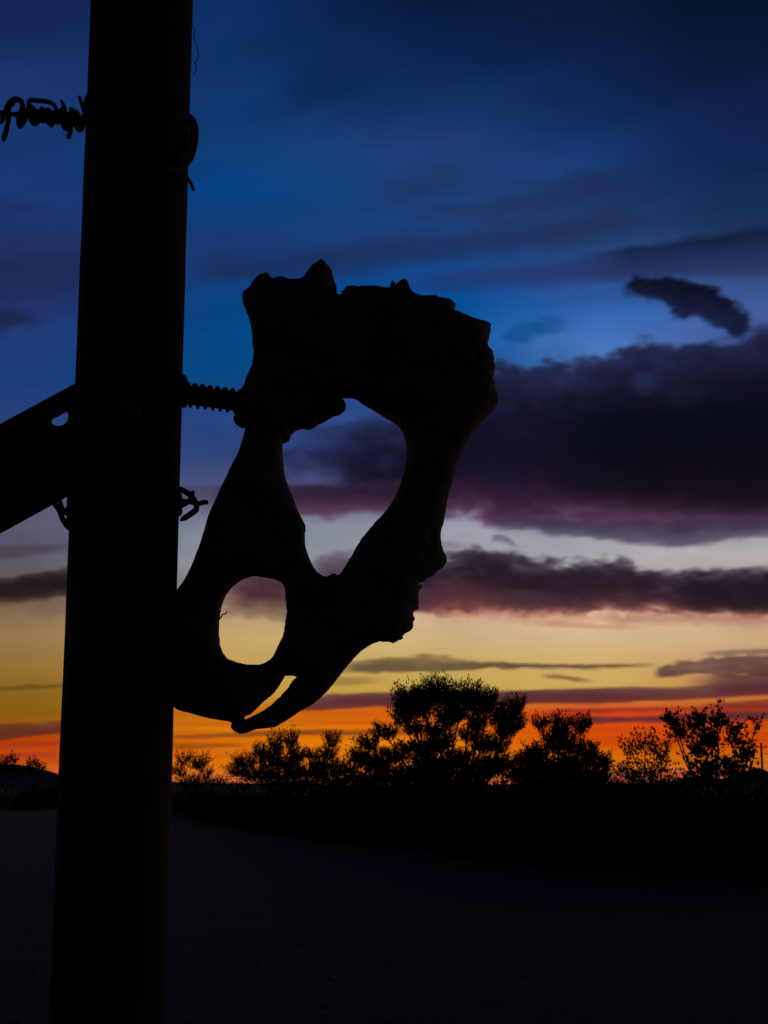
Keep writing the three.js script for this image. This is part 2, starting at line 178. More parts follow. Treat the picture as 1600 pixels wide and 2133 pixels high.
{
  const W = 2048, H = 2048, data = new Float32Array(W * H * 4), c = [0, 0, 0];
  const gs = THREE.MathUtils.degToRad(6), D = 180 / Math.PI;
  for (let y = 0; y < H; y++) {
    const el = ((y + 0.5) / H - 0.5) * Math.PI, ce = Math.cos(el), se = Math.sin(el);
    for (let x = 0; x < W; x++) {
      const th = ((x + 0.5) / W - 0.5) * 2 * Math.PI;                 // three.js: u = atan2(z, x) / 2 pi + 0.5
      const dx = Math.cos(th) * ce, dz = Math.sin(th) * ce;
      const az = Math.atan2(dx, -dz), cc = Math.max(Math.cos(az), 0.7);
      const h = Math.max(0, Math.atan(Math.max(0, se) / Math.max(1e-4, ce) / cc)) * D;
      const cosA = se * Math.sin(0.12) + ce * Math.cos(0.12) * Math.cos(az - gs);
      const away = 1 - sstep(0.93, 2.2, Math.acos(Math.min(1, Math.max(-1, cosA))));
      skyColour(az * D, h, away, c);
      const i = (y * W + x) * 4; data[i] = c[0]; data[i + 1] = c[1]; data[i + 2] = c[2]; data[i + 3] = 1;
    }
  }
  const tex = new THREE.DataTexture(data, W, H, THREE.RGBAFormat, THREE.FloatType);
  tex.mapping = THREE.EquirectangularReflectionMapping;
  tex.magFilter = THREE.LinearFilter; tex.minFilter = THREE.LinearFilter; tex.wrapS = THREE.RepeatWrapping;
  tex.needsUpdate = true;
  scene.background = tex;
  scene.environment = tex;
}

// ------------------------------------------------------------------ materials
function texOf(size, fn, srgb) {
  const d = new Uint8Array(size * size * 4);
  for (let y = 0; y < size; y++) for (let x = 0; x < size; x++) { const v = fn(x / size, y / size), i = (y * size + x) * 4; for (let k = 0; k < 3; k++) d[i + k] = Math.max(0, Math.min(255, Array.isArray(v) ? v[k] : v)); d[i + 3] = 255; }
  const t = new THREE.DataTexture(d, size, size); t.wrapS = t.wrapT = THREE.RepeatWrapping; t.magFilter = THREE.LinearFilter; t.minFilter = THREE.LinearMipmapLinearFilter; t.generateMipmaps = true;
  if (srgb) t.colorSpace = THREE.SRGBColorSpace; t.needsUpdate = true; return t;
}
// noise that tiles over the unit square
function tfbm(u, v, f, oct = 4) {
  const a = fbm(u * f, v * f, oct), b = fbm((u - 1) * f, v * f, oct), c = fbm(u * f, (v - 1) * f, oct), d = fbm((u - 1) * f, (v - 1) * f, oct);
  return lerp(lerp(a, b, u), lerp(c, d, u), v);
}
const mixc = (a, b, t) => [0, 1, 2].map((k) => lerp(a[k], b[k], Math.min(1, Math.max(0, t))));
const rustMap = texOf(512, (u, v) => { const n = tfbm(u, v, 9, 5), m = tfbm(v, u, 40, 3); return mixc(mixc([52, 40, 34], [86, 52, 34], 0.5 + n), [38, 34, 34], m * 1.4 - 0.2); }, true);
const rustBump = texOf(512, (u, v) => 128 + 70 * tfbm(u, v, 34, 4) + 40 * tfbm(v, u, 8, 3));
const boneMap = texOf(512, (u, v) => { const n = tfbm(u, v, 6, 5), m = tfbm(v, u, 26, 4); return mixc(mixc([150, 138, 116], [118, 102, 80], 0.5 + n * 1.1), [84, 72, 58], m * 1.6 - 0.45); }, true);
const boneBump = texOf(512, (u, v) => { const p = tfbm(u, v, 60, 3), q = tfbm(u, v, 12, 4); return 150 + 40 * q - (p > 0.22 ? 90 * Math.min(1, (p - 0.22) * 5) : 0); });
const soilMap = texOf(1024, (u, v) => { const n = tfbm(u, v, 7, 5), m = tfbm(v, u, 70, 3), q = tfbm(u, v, 150, 2); return mixc(mixc([98, 84, 72], [74, 62, 54], 0.5 + n), q > 0.35 ? [136, 126, 116] : [60, 52, 46], Math.abs(m) * 0.9); }, true);
const soilBump = texOf(1024, (u, v) => 128 + 60 * tfbm(u, v, 60, 4) + 60 * tfbm(v, u, 12, 3));
const rep = (t, x, y = x) => { const c = t.clone(); c.repeat.set(x, y); c.needsUpdate = true; return c; };
const M = {
  rust: new THREE.MeshStandardMaterial({ color: 0xb0a8a4, map: rep(rustMap, 4), bumpMap: rep(rustBump, 4), bumpScale: 0.0006, roughness: 0.9, metalness: 0.1 }),
  wire: new THREE.MeshStandardMaterial({ color: 0x3a2a22, roughness: 0.85, metalness: 0.2 }),
  zinc: new THREE.MeshStandardMaterial({ color: 0x8d8d90, map: rep(rustBump, 12), bumpMap: rep(rustBump, 20), bumpScale: 0.0004, roughness: 0.75, metalness: 0.2 }),
  bone: new THREE.MeshStandardMaterial({ map: rep(boneMap, 5), bumpMap: rep(boneBump, 11), bumpScale: 0.0006, roughness: 0.95 }),
  soil: new THREE.MeshStandardMaterial({ color: 0x6a645e, map: rep(soilMap, 0.14), roughness: 1 }),
  lot: new THREE.MeshStandardMaterial({ color: 0x706f70, map: rep(soilMap, 0.37), bumpMap: rep(soilBump, 0.37), bumpScale: 0.03, roughness: 1 }),
  hill: new THREE.MeshStandardMaterial({ color: 0x25211c, roughness: 1 }),
  bark: new THREE.MeshStandardMaterial({ color: 0x3a3128, roughness: 1 }),
  leafDark: new THREE.MeshStandardMaterial({ color: 0x39452a, roughness: 0.9, side: THREE.DoubleSide }),
  leafOlive: new THREE.MeshStandardMaterial({ color: 0x4a5230, roughness: 0.9, side: THREE.DoubleSide }),
  leafDry: new THREE.MeshStandardMaterial({ color: 0x3b3826, roughness: 0.95, side: THREE.DoubleSide }),
  stone: new THREE.MeshStandardMaterial({ color: 0x7a7068, roughness: 1 }),
  pole: new THREE.MeshStandardMaterial({ color: 0x3c2f26, roughness: 1 }),
  deadwood: new THREE.MeshStandardMaterial({ color: 0xb8b0a4, roughness: 1 }),
  fibre: new THREE.MeshStandardMaterial({ color: 0x4a4238, roughness: 1 }),
};

// ------------------------------------------------------------------ helpers
const V = (a) => new THREE.Vector3(a[0], a[1], a[2]);
function mesh(name, geometry, material, parent = scene) {
  const m = new THREE.Mesh(geometry, material); m.name = name; m.castShadow = true; m.receiveShadow = true; parent.add(m); return m;
}
function thing(name, label, category, pos = [0, 0, 0], group) {
  const g = new THREE.Group(); g.name = name; g.position.set(...pos); g.userData = { label, category }; if (group) g.userData.group = group; scene.add(g); return g;
}
function structure(name, geometry, material) { const m = mesh(name, geometry, material); m.userData.kind = 'structure'; return m; }
// a round bar along a list of points; rad(t) gives its radius; both ends are closed
function sweep(pts, rad, sides = 7, uvLen = 1) {
  const n = pts.length, pos = [], uv = [], idx = [], nor = [], T = new THREE.Vector3(), N = new THREE.Vector3(0.31, 0.2, 0.93), B = new THREE.Vector3(), q = new THREE.Vector3();
  let len = 0;
  for (let i = 0; i < n; i++) {
    T.subVectors(pts[Math.min(n - 1, i + 1)], pts[Math.max(0, i - 1)]).normalize();
    if (i === 0 && Math.abs(T.dot(N)) > 0.9) N.set(1, 0, 0);
    N.addScaledVector(T, -N.dot(T)).normalize(); B.crossVectors(T, N);
    if (i) len += pts[i].distanceTo(pts[i - 1]);
    const r = rad(i / (n - 1));
    for (let k = 0; k <= sides; k++) {
      const a = (k / sides) * Math.PI * 2, c = Math.cos(a), s = Math.sin(a);
      q.copy(N).multiplyScalar(c).addScaledVector(B, s);
      pos.push(pts[i].x + q.x * r, pts[i].y + q.y * r, pts[i].z + q.z * r); nor.push(q.x, q.y, q.z); uv.push((k / sides) * Math.PI * 2 * r * uvLen, len * uvLen);
    }
  }
  const w = sides + 1;
  for (let i = 0; i < n - 1; i++) for (let k = 0; k < sides; k++) { const a = i * w + k; idx.push(a, a + 1, a + w, a + 1, a + w + 1, a + w); }
  for (const e of [0, n - 1]) {
    const c = pos.length / 3; T.subVectors(pts[e], pts[e ? e - 1 : 1]).normalize(); const r = rad(e ? 1 : 0) * 0.5;
    pos.push(pts[e].x + T.x * r, pts[e].y + T.y * r, pts[e].z + T.z * r); nor.push(T.x, T.y, T.z); uv.push(0, 0);
    for (let k = 0; k < sides; k++) { const a = e * w + k; if (e) idx.push(a, a + 1, c); else idx.push(a + 1, a, c); }
  }
  const g = new THREE.BufferGeometry();
  g.setAttribute('position', new THREE.Float32BufferAttribute(pos, 3)); g.setAttribute('normal', new THREE.Float32BufferAttribute(nor, 3)); g.setAttribute('uv', new THREE.Float32BufferAttribute(uv, 2)); g.setIndex(idx);
  return g;
}
function curve(list, per = 8) { const c = new THREE.CatmullRomCurve3(list.map((p) => (p.isVector3 ? p : V(p)))); return c.getPoints((list.length - 1) * per); }

// ------------------------------------------------------------------ ground, lot, hills
{
  const g = new THREE.PlaneGeometry(6000, 6000, 1, 1); g.rotateX(-Math.PI / 2);
  const p = g.attributes.position, uv = g.attributes.uv; for (let i = 0; i < p.count; i++) uv.setXY(i, p.getX(i), p.getZ(i));
  structure('ground', g, M.soil);
}
const LOT = [[-170.8,-221.1],[-54.0,-122.4],[-24.6,-64.7],[-10.8,-44.0],[-3.9,-29.4],[0.0,-22.1],[2.0,-18.3],[4.2,-15.5],[5.9,-13.4],[7.5,-11.5]];                       // far edge of the bare dirt lot, x and z in metres
{
  const edge = [];
  for (let i = 0; i < LOT.length - 1; i++) for (let k = 0; k < 10; k++) { const t = k / 10, x = lerp(LOT[i][0], LOT[i + 1][0], t), z = lerp(LOT[i][1], LOT[i + 1][1], t); edge.push([x, z + 0.9 * fbm(x * 0.8, z * 0.5, 3) * Math.min(1.5, -z / 25)]); }
  const sh = new THREE.Shape(); sh.moveTo(edge[0][0], -edge[0][1]);
  for (const e of edge) sh.lineTo(e[0], -e[1]);
  sh.lineTo(24, 14); sh.lineTo(24, -12); sh.lineTo(-60, -12); sh.lineTo(edge[0][0] - 40, -edge[0][1]);
  const g = new THREE.ShapeGeometry(sh); g.rotateX(-Math.PI / 2); g.translate(0, 0.004, 0);
  const p = g.attributes.position, uv = g.attributes.uv; for (let i = 0; i < p.count; i++) uv.setXY(i, p.getX(i), p.getZ(i));
  structure('dirt_lot', g, M.lot);
}
const HILLS = [[-43.33,2.51],[-31.37,2.04],[-23.9,1.56],[-22.55,1.44],[-21.73,1.25],[-20.61,0.87],[-18.35,0.55],[-12.46,0.3],[0.0,0.18],[12.46,0.18],[17.77,0.3],[18.92,0.55],[19.91,0.71],[21.15,0.55],[22.38,0.62],[22.74,0.87],[23.0,1.28],[23.35,1.28],[23.67,1.15],[23.97,0.74],[26.45,0.55],[37.77,1.25],[47.89,0.87]];                   // skyline of the far low hills: bearing, height in degrees
{
  const R = 900, pos = [], idx = [], N = 420, a0 = HILLS[0][0], a1 = HILLS[HILLS.length - 1][0], D = Math.PI / 180;
  for (let i = 0; i <= N; i++) {
    const s = lerp(a0, a1, i / N); let k = 0; while (k < HILLS.length - 2 && HILLS[k + 1][0] < s) k++;
    const h = lerp(HILLS[k][1], HILLS[k + 1][1], (s - HILLS[k][0]) / (HILLS[k + 1][0] - HILLS[k][0]));
    const x = Math.tan(s * D) * R, y = Math.max(0.6, EYE + Math.tan(h * D) * R + 0.7 * fbm(s * 3, 5, 4));
    pos.push(x, -0.5, -R + 120 + 20 * noise(s, 3), x, y * 0.62, -R + 35 + 14 * noise(s * 3, 9), x, y, -R, x, y * 0.5, -R - 60, x, -0.5, -R - 160);
    if (i) for (let j = 0; j < 4; j++) { const a = (i - 1) * 5 + j, b = i * 5 + j; idx.push(a, b, a + 1, b, b + 1, a + 1); }
  }
  const g = new THREE.BufferGeometry(); g.setAttribute('position', new THREE.Float32BufferAttribute(pos, 3)); g.setIndex(idx); g.computeVertexNormals();
  structure('hills', g, M.hill);
}
{
  const r = rngOf(5), n = 2600, g = new THREE.IcosahedronGeometry(1, 0), st = new THREE.InstancedMesh(g, M.stone, n), m = new THREE.Matrix4(), q = new THREE.Quaternion(), e = new THREE.Euler();
  for (let i = 0; i < n; i++) {
    const z = -1.2 - 26 * Math.pow(r(), 1.7), x = (r() - 0.5) * (6 - z * 1.1), s = 0.006 + 0.022 * Math.pow(r(), 4);
    q.setFromEuler(e.set(r() * 6, r() * 6, r() * 6)); m.compose(new THREE.Vector3(x, 0.004 + s * 0.25, z), q, new THREE.Vector3(s * (0.8 + r() * 0.7), s * (0.5 + r() * 0.4), s)); st.setMatrixAt(i, m);
  }
  st.name = 'gravel'; st.userData = { kind: 'stuff', label: 'loose pale gravel scattered over the dark dirt lot', category: 'gravel' }; st.castShadow = st.receiveShadow = true; scene.add(st);
}

// ------------------------------------------------------------------ pipe post with its bolt and weld
const PX = -0.2832, PZ = -0.9183, PR = 0.05715;
const PT = {
  rod_a: [-0.2348,1.9358,-0.918],
  rod_b: [-0.1287,1.9235,-0.924],
  bolt: [-0.2706,1.8878,-0.861],
  brace_t0: [-0.425,1.8969,-0.918],
  brace_t1: [-0.3403,1.9459,-0.918],
  brace_b0: [-0.4191,1.7757,-0.918],
  brace_b1: [-0.364,1.8108,-0.918],
  brace_hole: [-0.359,1.9063,-0.918],
  wrap_hi_l: [-0.3401,2.265,-0.918],
  wrap_hi_r: [-0.2205,2.265,-0.918],
  wrap_lo_l: [-0.341,1.8157,-0.918],
  wrap_lo_r: [-0.2222,1.8179,-0.918],
  pole: [39.256,1.4817,-90],
  pole_top: [39.4781,6.0508,-90],
  pole_arm: [39.4563,5.6015,-90],
  pole_wire: [39.4248,4.9535,-90],
  pole_b: [88.8146,1.4574,-210],
  pole_b_top: [89.1308,8.1645,-210],
  stick: [-9.1813,0.2214,-43]
};
{
  const post = thing('pipe_post', 'thick dark rusty steel pipe post rising through the left of the view', 'post', [PX, 0, PZ]);
  const prof = [[PR, 0], [PR, 2.7]].map((p) => new THREE.Vector2(...p)), pts = [];
  for (let i = 0; i <= 60; i++) pts.push(new THREE.Vector2(lerp(prof[0].x, prof[1].x, i / 60) + 0.0003 * noise(i * 0.7, 2), 2.7 * (i / 60)));
  const g = new THREE.LatheGeometry(pts, 72); const uv = g.attributes.uv; for (let i = 0; i < uv.count; i++) uv.setXY(i, uv.getX(i) * 0.36, uv.getY(i) * 2.7);
  mesh('pipe', g, M.rust, post);
  const cap = new THREE.LatheGeometry([[0, 2.722], [0.03, 2.719], [0.05, 2.71], [0.0598, 2.698], [0.0605, 2.67], [0.0575, 2.668]].map((p) => new THREE.Vector2(...p)), 48); mesh('cap', cap, M.rust, post);
  // round bolt head on the camera's side of the pipe
  const a = Math.atan2(-PX + PT.bolt[0] * 0, -PZ), b = V(PT.bolt), dir = new THREE.Vector3(Math.sin(0.30), 0, Math.cos(0.30));
  const head = new THREE.LatheGeometry([[0, 0.0085], [0.005, 0.0082], [0.0095, 0.0068], [0.0125, 0.004], [0.0134, 0.001], [0.0134, -0.004]].map((p) => new THREE.Vector2(...p)), 28);
  const hm = mesh('bolt_head', head, M.zinc, post);
  hm.quaternion.setFromUnitVectors(new THREE.Vector3(0, 1, 0), dir); hm.position.set(dir.x * PR, b.y - 0.0, dir.z * PR);
  const bead = []; for (let i = 0; i <= 14; i++) { const t = (i / 14) * Math.PI * 2; bead.push(new THREE.Vector3(PR + 0.0015, PT.rod_a[1] + 0.002 + Math.cos(t) * 0.0145 - Math.sin(t) * 0.001, Math.sin(t) * 0.0135)); }
  mesh('weld_bead', sweep(curve(bead, 3), (t) => 0.0048 + 0.0012 * noise(t * 30, 4), 8), M.rust, post);
}

// ------------------------------------------------------------------ threaded rod
{
  const a = V(PT.rod_a), b = V(PT.rod_b), ax = b.clone().sub(a), L = ax.length(); ax.normalize();
  const rod = thing('threaded_rod', 'short coarse threaded steel rod joining the post to the bone', 'rod', a.toArray());
  const pitch = 0.0083, r0 = 0.0104, r1 = 0.0136, nl = Math.ceil((L / pitch) * 16), na = 28, pos = [], uv = [], idx = [];
  for (let i = 0; i <= nl; i++) for (let k = 0; k <= na; k++) {
    const y = (i / nl) * L, t = (k / na) * Math.PI * 2; let ph = y / pitch - k / na; ph -= Math.floor(ph);
    const cr = Math.abs(ph - 0.5) * 2, r = lerp(r1, r0, sstep(0.22, 0.62, cr)) + 0.0003 * noise(i * 0.3, k % na);
    pos.push(Math.cos(t) * r, y, Math.sin(t) * r); uv.push(k / na * 0.08, y);
    if (i && k) { const q = i * (na + 1) + k; idx.push(q - na - 2, q - 1, q - na - 1, q - na - 1, q - 1, q); }
  }
  const g = new THREE.BufferGeometry(); g.setAttribute('position', new THREE.Float32BufferAttribute(pos, 3)); g.setAttribute('uv', new THREE.Float32BufferAttribute(uv, 2)); g.setIndex(idx); g.computeVertexNormals();
  const m = mesh('thread', g, M.rust, rod); m.quaternion.setFromUnitVectors(new THREE.Vector3(0, 1, 0), ax);
}

// ------------------------------------------------------------------ diagonal brace: an angle iron with a bolt hole, welded to the post
{
  const t1 = V(PT.brace_t1), t0 = V(PT.brace_t0), ux = t0.clone().sub(t1).setZ(0).normalize(), uy = new THREE.Vector3(ux.y, -ux.x, 0);
  const brace = thing('diagonal_brace', 'dark steel angle brace with a round hole sloping down left from the post', 'brace', t1.toArray());
  const loc = (p) => { const d = V(p).sub(t1); return [d.dot(ux), d.dot(uy)]; };
  const w = 0.5 * (Math.abs(loc(PT.brace_b0)[1]) + Math.abs(loc(PT.brace_b1)[1])), LEN = 4.0, hole = loc(PT.brace_hole);
  const sx = PX - PR + 0.0005 - t1.x;                     // where the plate meets the pipe
  const cut = (y) => (sx - uy.x * y) / ux.x;              // the end is cut upright along the pipe
  const web = new THREE.Shape(); web.moveTo(cut(0), 0); web.lineTo(LEN, 0); web.lineTo(LEN, -w); web.lineTo(cut(-w), -w); web.closePath();
  const h = new THREE.Path(); h.absarc(hole[0], hole[1], 0.0105, 0, Math.PI * 2, true); web.holes.push(h);
  const frame = new THREE.Matrix4().makeBasis(ux, uy, new THREE.Vector3().crossVectors(ux, uy));
  const build = (shape, d, z) => { const g = new THREE.ExtrudeGeometry(shape, { depth: d, bevelEnabled: true, bevelThickness: 0.0008, bevelSize: 0.0008, bevelSegments: 2, curveSegments: 32 }); g.translate(0, 0, z); return g; };
  const back = Math.sign(new THREE.Vector3().crossVectors(ux, uy).z) > 0 ? -1 : 1;
  const wm = mesh('web', build(web, 0.006, -0.003), M.rust, brace); wm.applyMatrix4(frame);
  const fl = new THREE.Shape(); fl.moveTo(cut(0) + 0.002, -0.006); fl.lineTo(LEN, -0.006); fl.lineTo(LEN, -0.0008); fl.lineTo(cut(0) + 0.002, -0.0008); fl.closePath();
  const fm = mesh('flange', build(fl, 0.0215, back > 0 ? 0.0048 : -0.0048 - 0.0215), M.rust, brace); fm.applyMatrix4(frame);
}

// ------------------------------------------------------------------ the pelvis bone: outline in millimetres from its base, walls swollen to rounded bone
const BONE = [
  [[-159.3,503.8],[-156.1,503.8],[-154.5,506.7],[-152.7,506.0],[-150.3,509.2],[-148.8,511.4],[-147.8,514.6],[-146.1,516.9],[-143.8,518.2],[-141.5,521.0],[-139.8,522.9],[-136.3,523.0],[-132.7,525.0],[-129.4,524.2],[-128.3,521.7],[-127.6,519.0],[-124.1,518.5],[-123.9,514.9],[-122.1,518.3],[-118.8,519.1],[-115.1,519.6],[-112.5,519.5],[-110.1,517.7],[-107.3,516.7],[-104.0,515.5],[-99.9,515.4],[-97.4,514.7],[-95.0,515.5],[-91.6,516.4],[-89.4,519.5],[-88.3,521.6],[-86.7,524.8],[-85.0,526.4],[-82.6,529.5],[-81.1,532.5],[-78.9,533.6],[-75.7,535.2],[-74.6,535.7],[-72.2,539.4],[-69.5,539.4],[-66.8,537.6],[-65.1,534.5],[-63.1,531.8],[-61.4,530.7],[-59.4,528.1],[-58.3,526.2],[-57.5,523.2],[-57.6,521.0],[-56.2,518.5],[-55.7,515.1],[-54.3,512.5],[-53.2,509.7],[-53.0,506.3],[-53.2,503.6],[-52.7,500.6],[-52.0,496.9],[-48.6,497.3],[-45.9,497.4],[-45.6,502.2],[-49.2,504.4],[-44.6,504.4],[-43.8,508.8],[-40.8,508.8],[-38.2,508.8],[-34.8,508.4],[-31.9,508.2],[-28.8,506.7],[-26.5,509.0],[-24.2,507.9],[-21.2,508.0],[-18.4,507.8],[-16.2,509.1],[-12.8,508.0],[-10.3,509.2],[-8.2,508.0],[-4.4,506.0],[-1.6,505.6],[2.0,504.0],[6.3,505.1],[6.3,508.1],[6.9,512.1],[8.0,514.1],[9.2,517.8],[11.5,514.7],[14.0,515.3],[11.9,512.5],[10.8,508.7],[14.2,511.5],[16.6,513.6],[18.0,516.4],[20.8,518.0],[23.9,518.9],[26.9,515.1],[28.0,512.0],[29.1,509.4],[29.2,507.3],[30.9,504.5],[32.5,501.6],[34.6,500.1],[37.1,497.2],[40.5,495.8],[43.7,495.2],[46.5,495.0],[50.8,495.6],[53.3,496.6],[56.4,499.7],[59.2,499.5],[60.5,495.9],[60.2,493.6],[63.2,494.8],[65.0,494.0],[69.2,493.5],[70.6,493.4],[73.9,493.6],[76.9,491.1],[80.2,490.4],[80.7,487.8],[78.5,484.9],[77.8,482.9],[79.0,480.2],[77.4,476.7],[79.6,476.7],[83.7,476.7],[87.1,475.6],[88.6,473.7],[92.7,473.9],[95.4,472.8],[98.6,470.4],[100.6,470.4],[104.3,468.8],[107.2,468.4],[110.3,470.1],[112.9,469.4],[115.5,468.8],[117.5,468.5],[120.9,467.8],[119.5,464.0],[120.4,460.5],[119.6,457.6],[118.3,456.0],[118.5,452.2],[116.9,449.8],[117.6,447.8],[116.1,444.7],[116.4,441.1],[117.2,438.3],[120.1,437.8],[123.1,435.8],[122.0,432.6],[124.0,428.6],[122.1,423.8],[125.1,420.2],[125.0,418.1],[123.7,415.4],[124.2,412.0],[121.9,408.8],[121.2,405.0],[123.7,402.0],[125.1,398.2],[124.3,395.7],[125.1,391.5],[128.5,387.5],[128.5,383.4],[128.3,380.8],[126.8,377.6],[125.4,376.0],[123.7,373.5],[112.9,362.2],[103.1,350.7],[95.0,337.8],[88.2,324.7],[82.6,311.0],[78.6,297.6],[74.5,282.5],[71.1,270.3],[69.1,256.8],[67.0,244.4],[64.7,239.0],[63.7,231.0],[64.7,221.3],[67.0,213.8],[70.7,207.0],[70.7,201.6],[66.9,196.2],[59.4,191.4],[57.8,189.5],[55.6,187.9],[52.6,186.0],[50.2,186.2],[47.6,182.4],[45.1,182.1],[44.2,178.5],[42.4,180.5],[39.7,180.0],[39.4,176.9],[38.9,174.6],[41.0,176.8],[43.2,175.7],[42.7,173.0],[40.3,170.3],[38.7,167.1],[39.1,164.9],[39.1,160.9],[38.9,158.8],[39.6,155.6],[38.2,153.7],[39.7,150.6],[38.1,148.0],[37.8,144.1],[37.6,147.6],[36.2,149.4],[33.5,146.7],[32.8,142.5],[35.1,138.4],[32.8,134.4],[33.2,130.1],[32.1,127.6],[30.2,125.3],[28.1,124.2],[23.9,122.8],[20.5,119.4],[21.9,116.1],[19.2,115.0],[16.4,114.6],[15.0,113.1],[11.5,111.4],[9.6,111.0],[7.5,112.0],[4.2,113.3],[2.1,112.4],[-4.9,113.5],[-12.4,111.0],[-21.2,105.9],[-27.0,101.6],[-37.2,90.5],[-47.5,78.0],[-56.9,65.7],[-66.4,54.6],[-76.8,45.4],[-83.1,40.6],[-93.5,35.6],[-104.0,28.1],[-112.3,22.8],[-122.8,17.1],[-131.2,15.8],[-143.7,14.7],[-154.2,10.4],[-162.5,9.3],[-168.9,12.6],[-172.7,16.9],[-170.9,20.9],[-172.7,23.0],[-185.7,25.0],[-196.0,26.7],[-206.5,29.2],[-217.0,32.4],[-227.4,34.6],[-232.6,36.5],[-239.1,42.1],[-242.9,57.1],[-244.5,78.6],[-244.6,116.1],[-243.5,137.6],[-240.8,155.8],[-231.3,170.5],[-224.3,179.7],[-217.9,191.0],[-212.9,202.3],[-209.5,211.7],[-207.3,215.6],[-204.4,224.8],[-200.9,236.1],[-197.4,247.4],[-193.8,256.8],[-189.5,265.9],[-184.7,279.3],[-178.2,292.5],[-171.2,306.7],[-164.7,318.5],[-161.2,329.2],[-157.7,341.8],[-154.6,354.2],[-158.4,353.1],[-160.4,351.3],[-162.0,353.5],[-166.9,355.9],[-169.6,360.9],[-167.6,365.8],[-165.3,369.5],[-163.6,376.0],[-162.6,384.6],[-160.5,392.6],[-157.7,394.0],[-156.1,396.9],[-156.1,401.2],[-152.0,407.3],[-149.2,413.0],[-146.7,416.8],[-146.4,434.2],[-147.0,449.8],[-149.3,463.5],[-152.3,475.3],[-155.6,483.9],[-158.8,491.7],[-159.6,497.4]],
  [[-114.3,335.2],[-109.6,336.5],[-108.2,336.2],[-105.6,339.6],[-105.6,344.3],[-103.0,346.2],[-102.2,347.8],[-99.6,349.7],[-96.5,350.7],[-92.5,351.6],[-88.9,351.5],[-87.5,349.9],[-85.2,349.9],[-81.3,351.3],[-77.3,353.7],[-74.3,357.7],[-71.1,358.3],[-67.1,360.4],[-64.3,361.7],[-62.3,363.6],[-59.4,365.4],[-57.6,366.6],[-54.7,367.3],[-50.7,366.4],[-48.1,368.6],[-43.9,371.8],[-42.3,376.5],[-44.4,381.3],[-46.8,383.2],[-49.5,384.8],[-51.5,385.6],[-49.1,388.1],[-47.0,387.2],[-40.0,389.4],[-32.7,387.4],[-24.6,381.3],[-15.7,377.4],[-5.4,371.8],[3.7,365.2],[14.9,357.7],[19.9,350.7],[23.4,340.5],[25.4,328.7],[24.8,315.4],[21.9,299.3],[16.7,283.2],[7.8,266.1],[0.5,256.2],[-9.4,246.0],[-18.6,234.9],[-27.6,224.0],[-27.2,221.9],[-29.2,220.8],[-35.7,208.7],[-43.8,195.6],[-50.4,184.6],[-52.5,185.6],[-54.0,188.0],[-58.0,187.8],[-64.2,183.3],[-68.1,184.6],[-75.3,190.2],[-80.4,197.7],[-84.3,206.8],[-88.5,219.7],[-89.4,231.8],[-88.1,241.9],[-91.5,249.0],[-97.2,260.0],[-102.1,273.1],[-108.6,289.2],[-111.8,299.3],[-113.4,311.5],[-113.9,323.4]],
  [[-185.7,139.4],[-183.6,152.1],[-179.2,164.4],[-170.9,174.7],[-160.5,182.7],[-147.9,187.0],[-135.5,185.4],[-124.9,183.5],[-116.6,179.5],[-111.8,174.4],[-110.7,160.1],[-109.2,145.6],[-111.3,131.2],[-112.8,119.9],[-118.8,107.2],[-124.9,95.7],[-131.2,89.9],[-139.5,86.8],[-152.2,86.6],[-164.6,89.3],[-176.1,93.6],[-181.9,101.1],[-185.0,110.2],[-186.2,124.8]],
  [[-157.7,25.4],[-156.3,29.2],[-150.1,31.3],[-143.7,37.2],[-135.5,45.8],[-124.9,54.1],[-117.7,63.5],[-111.3,75.3],[-104.0,75.3],[-96.6,72.9],[-102.0,70.0],[-108.2,60.3],[-116.6,51.2],[-127.0,41.6],[-135.5,35.6],[-145.7,30.3],[-155.5,26.0]]
];
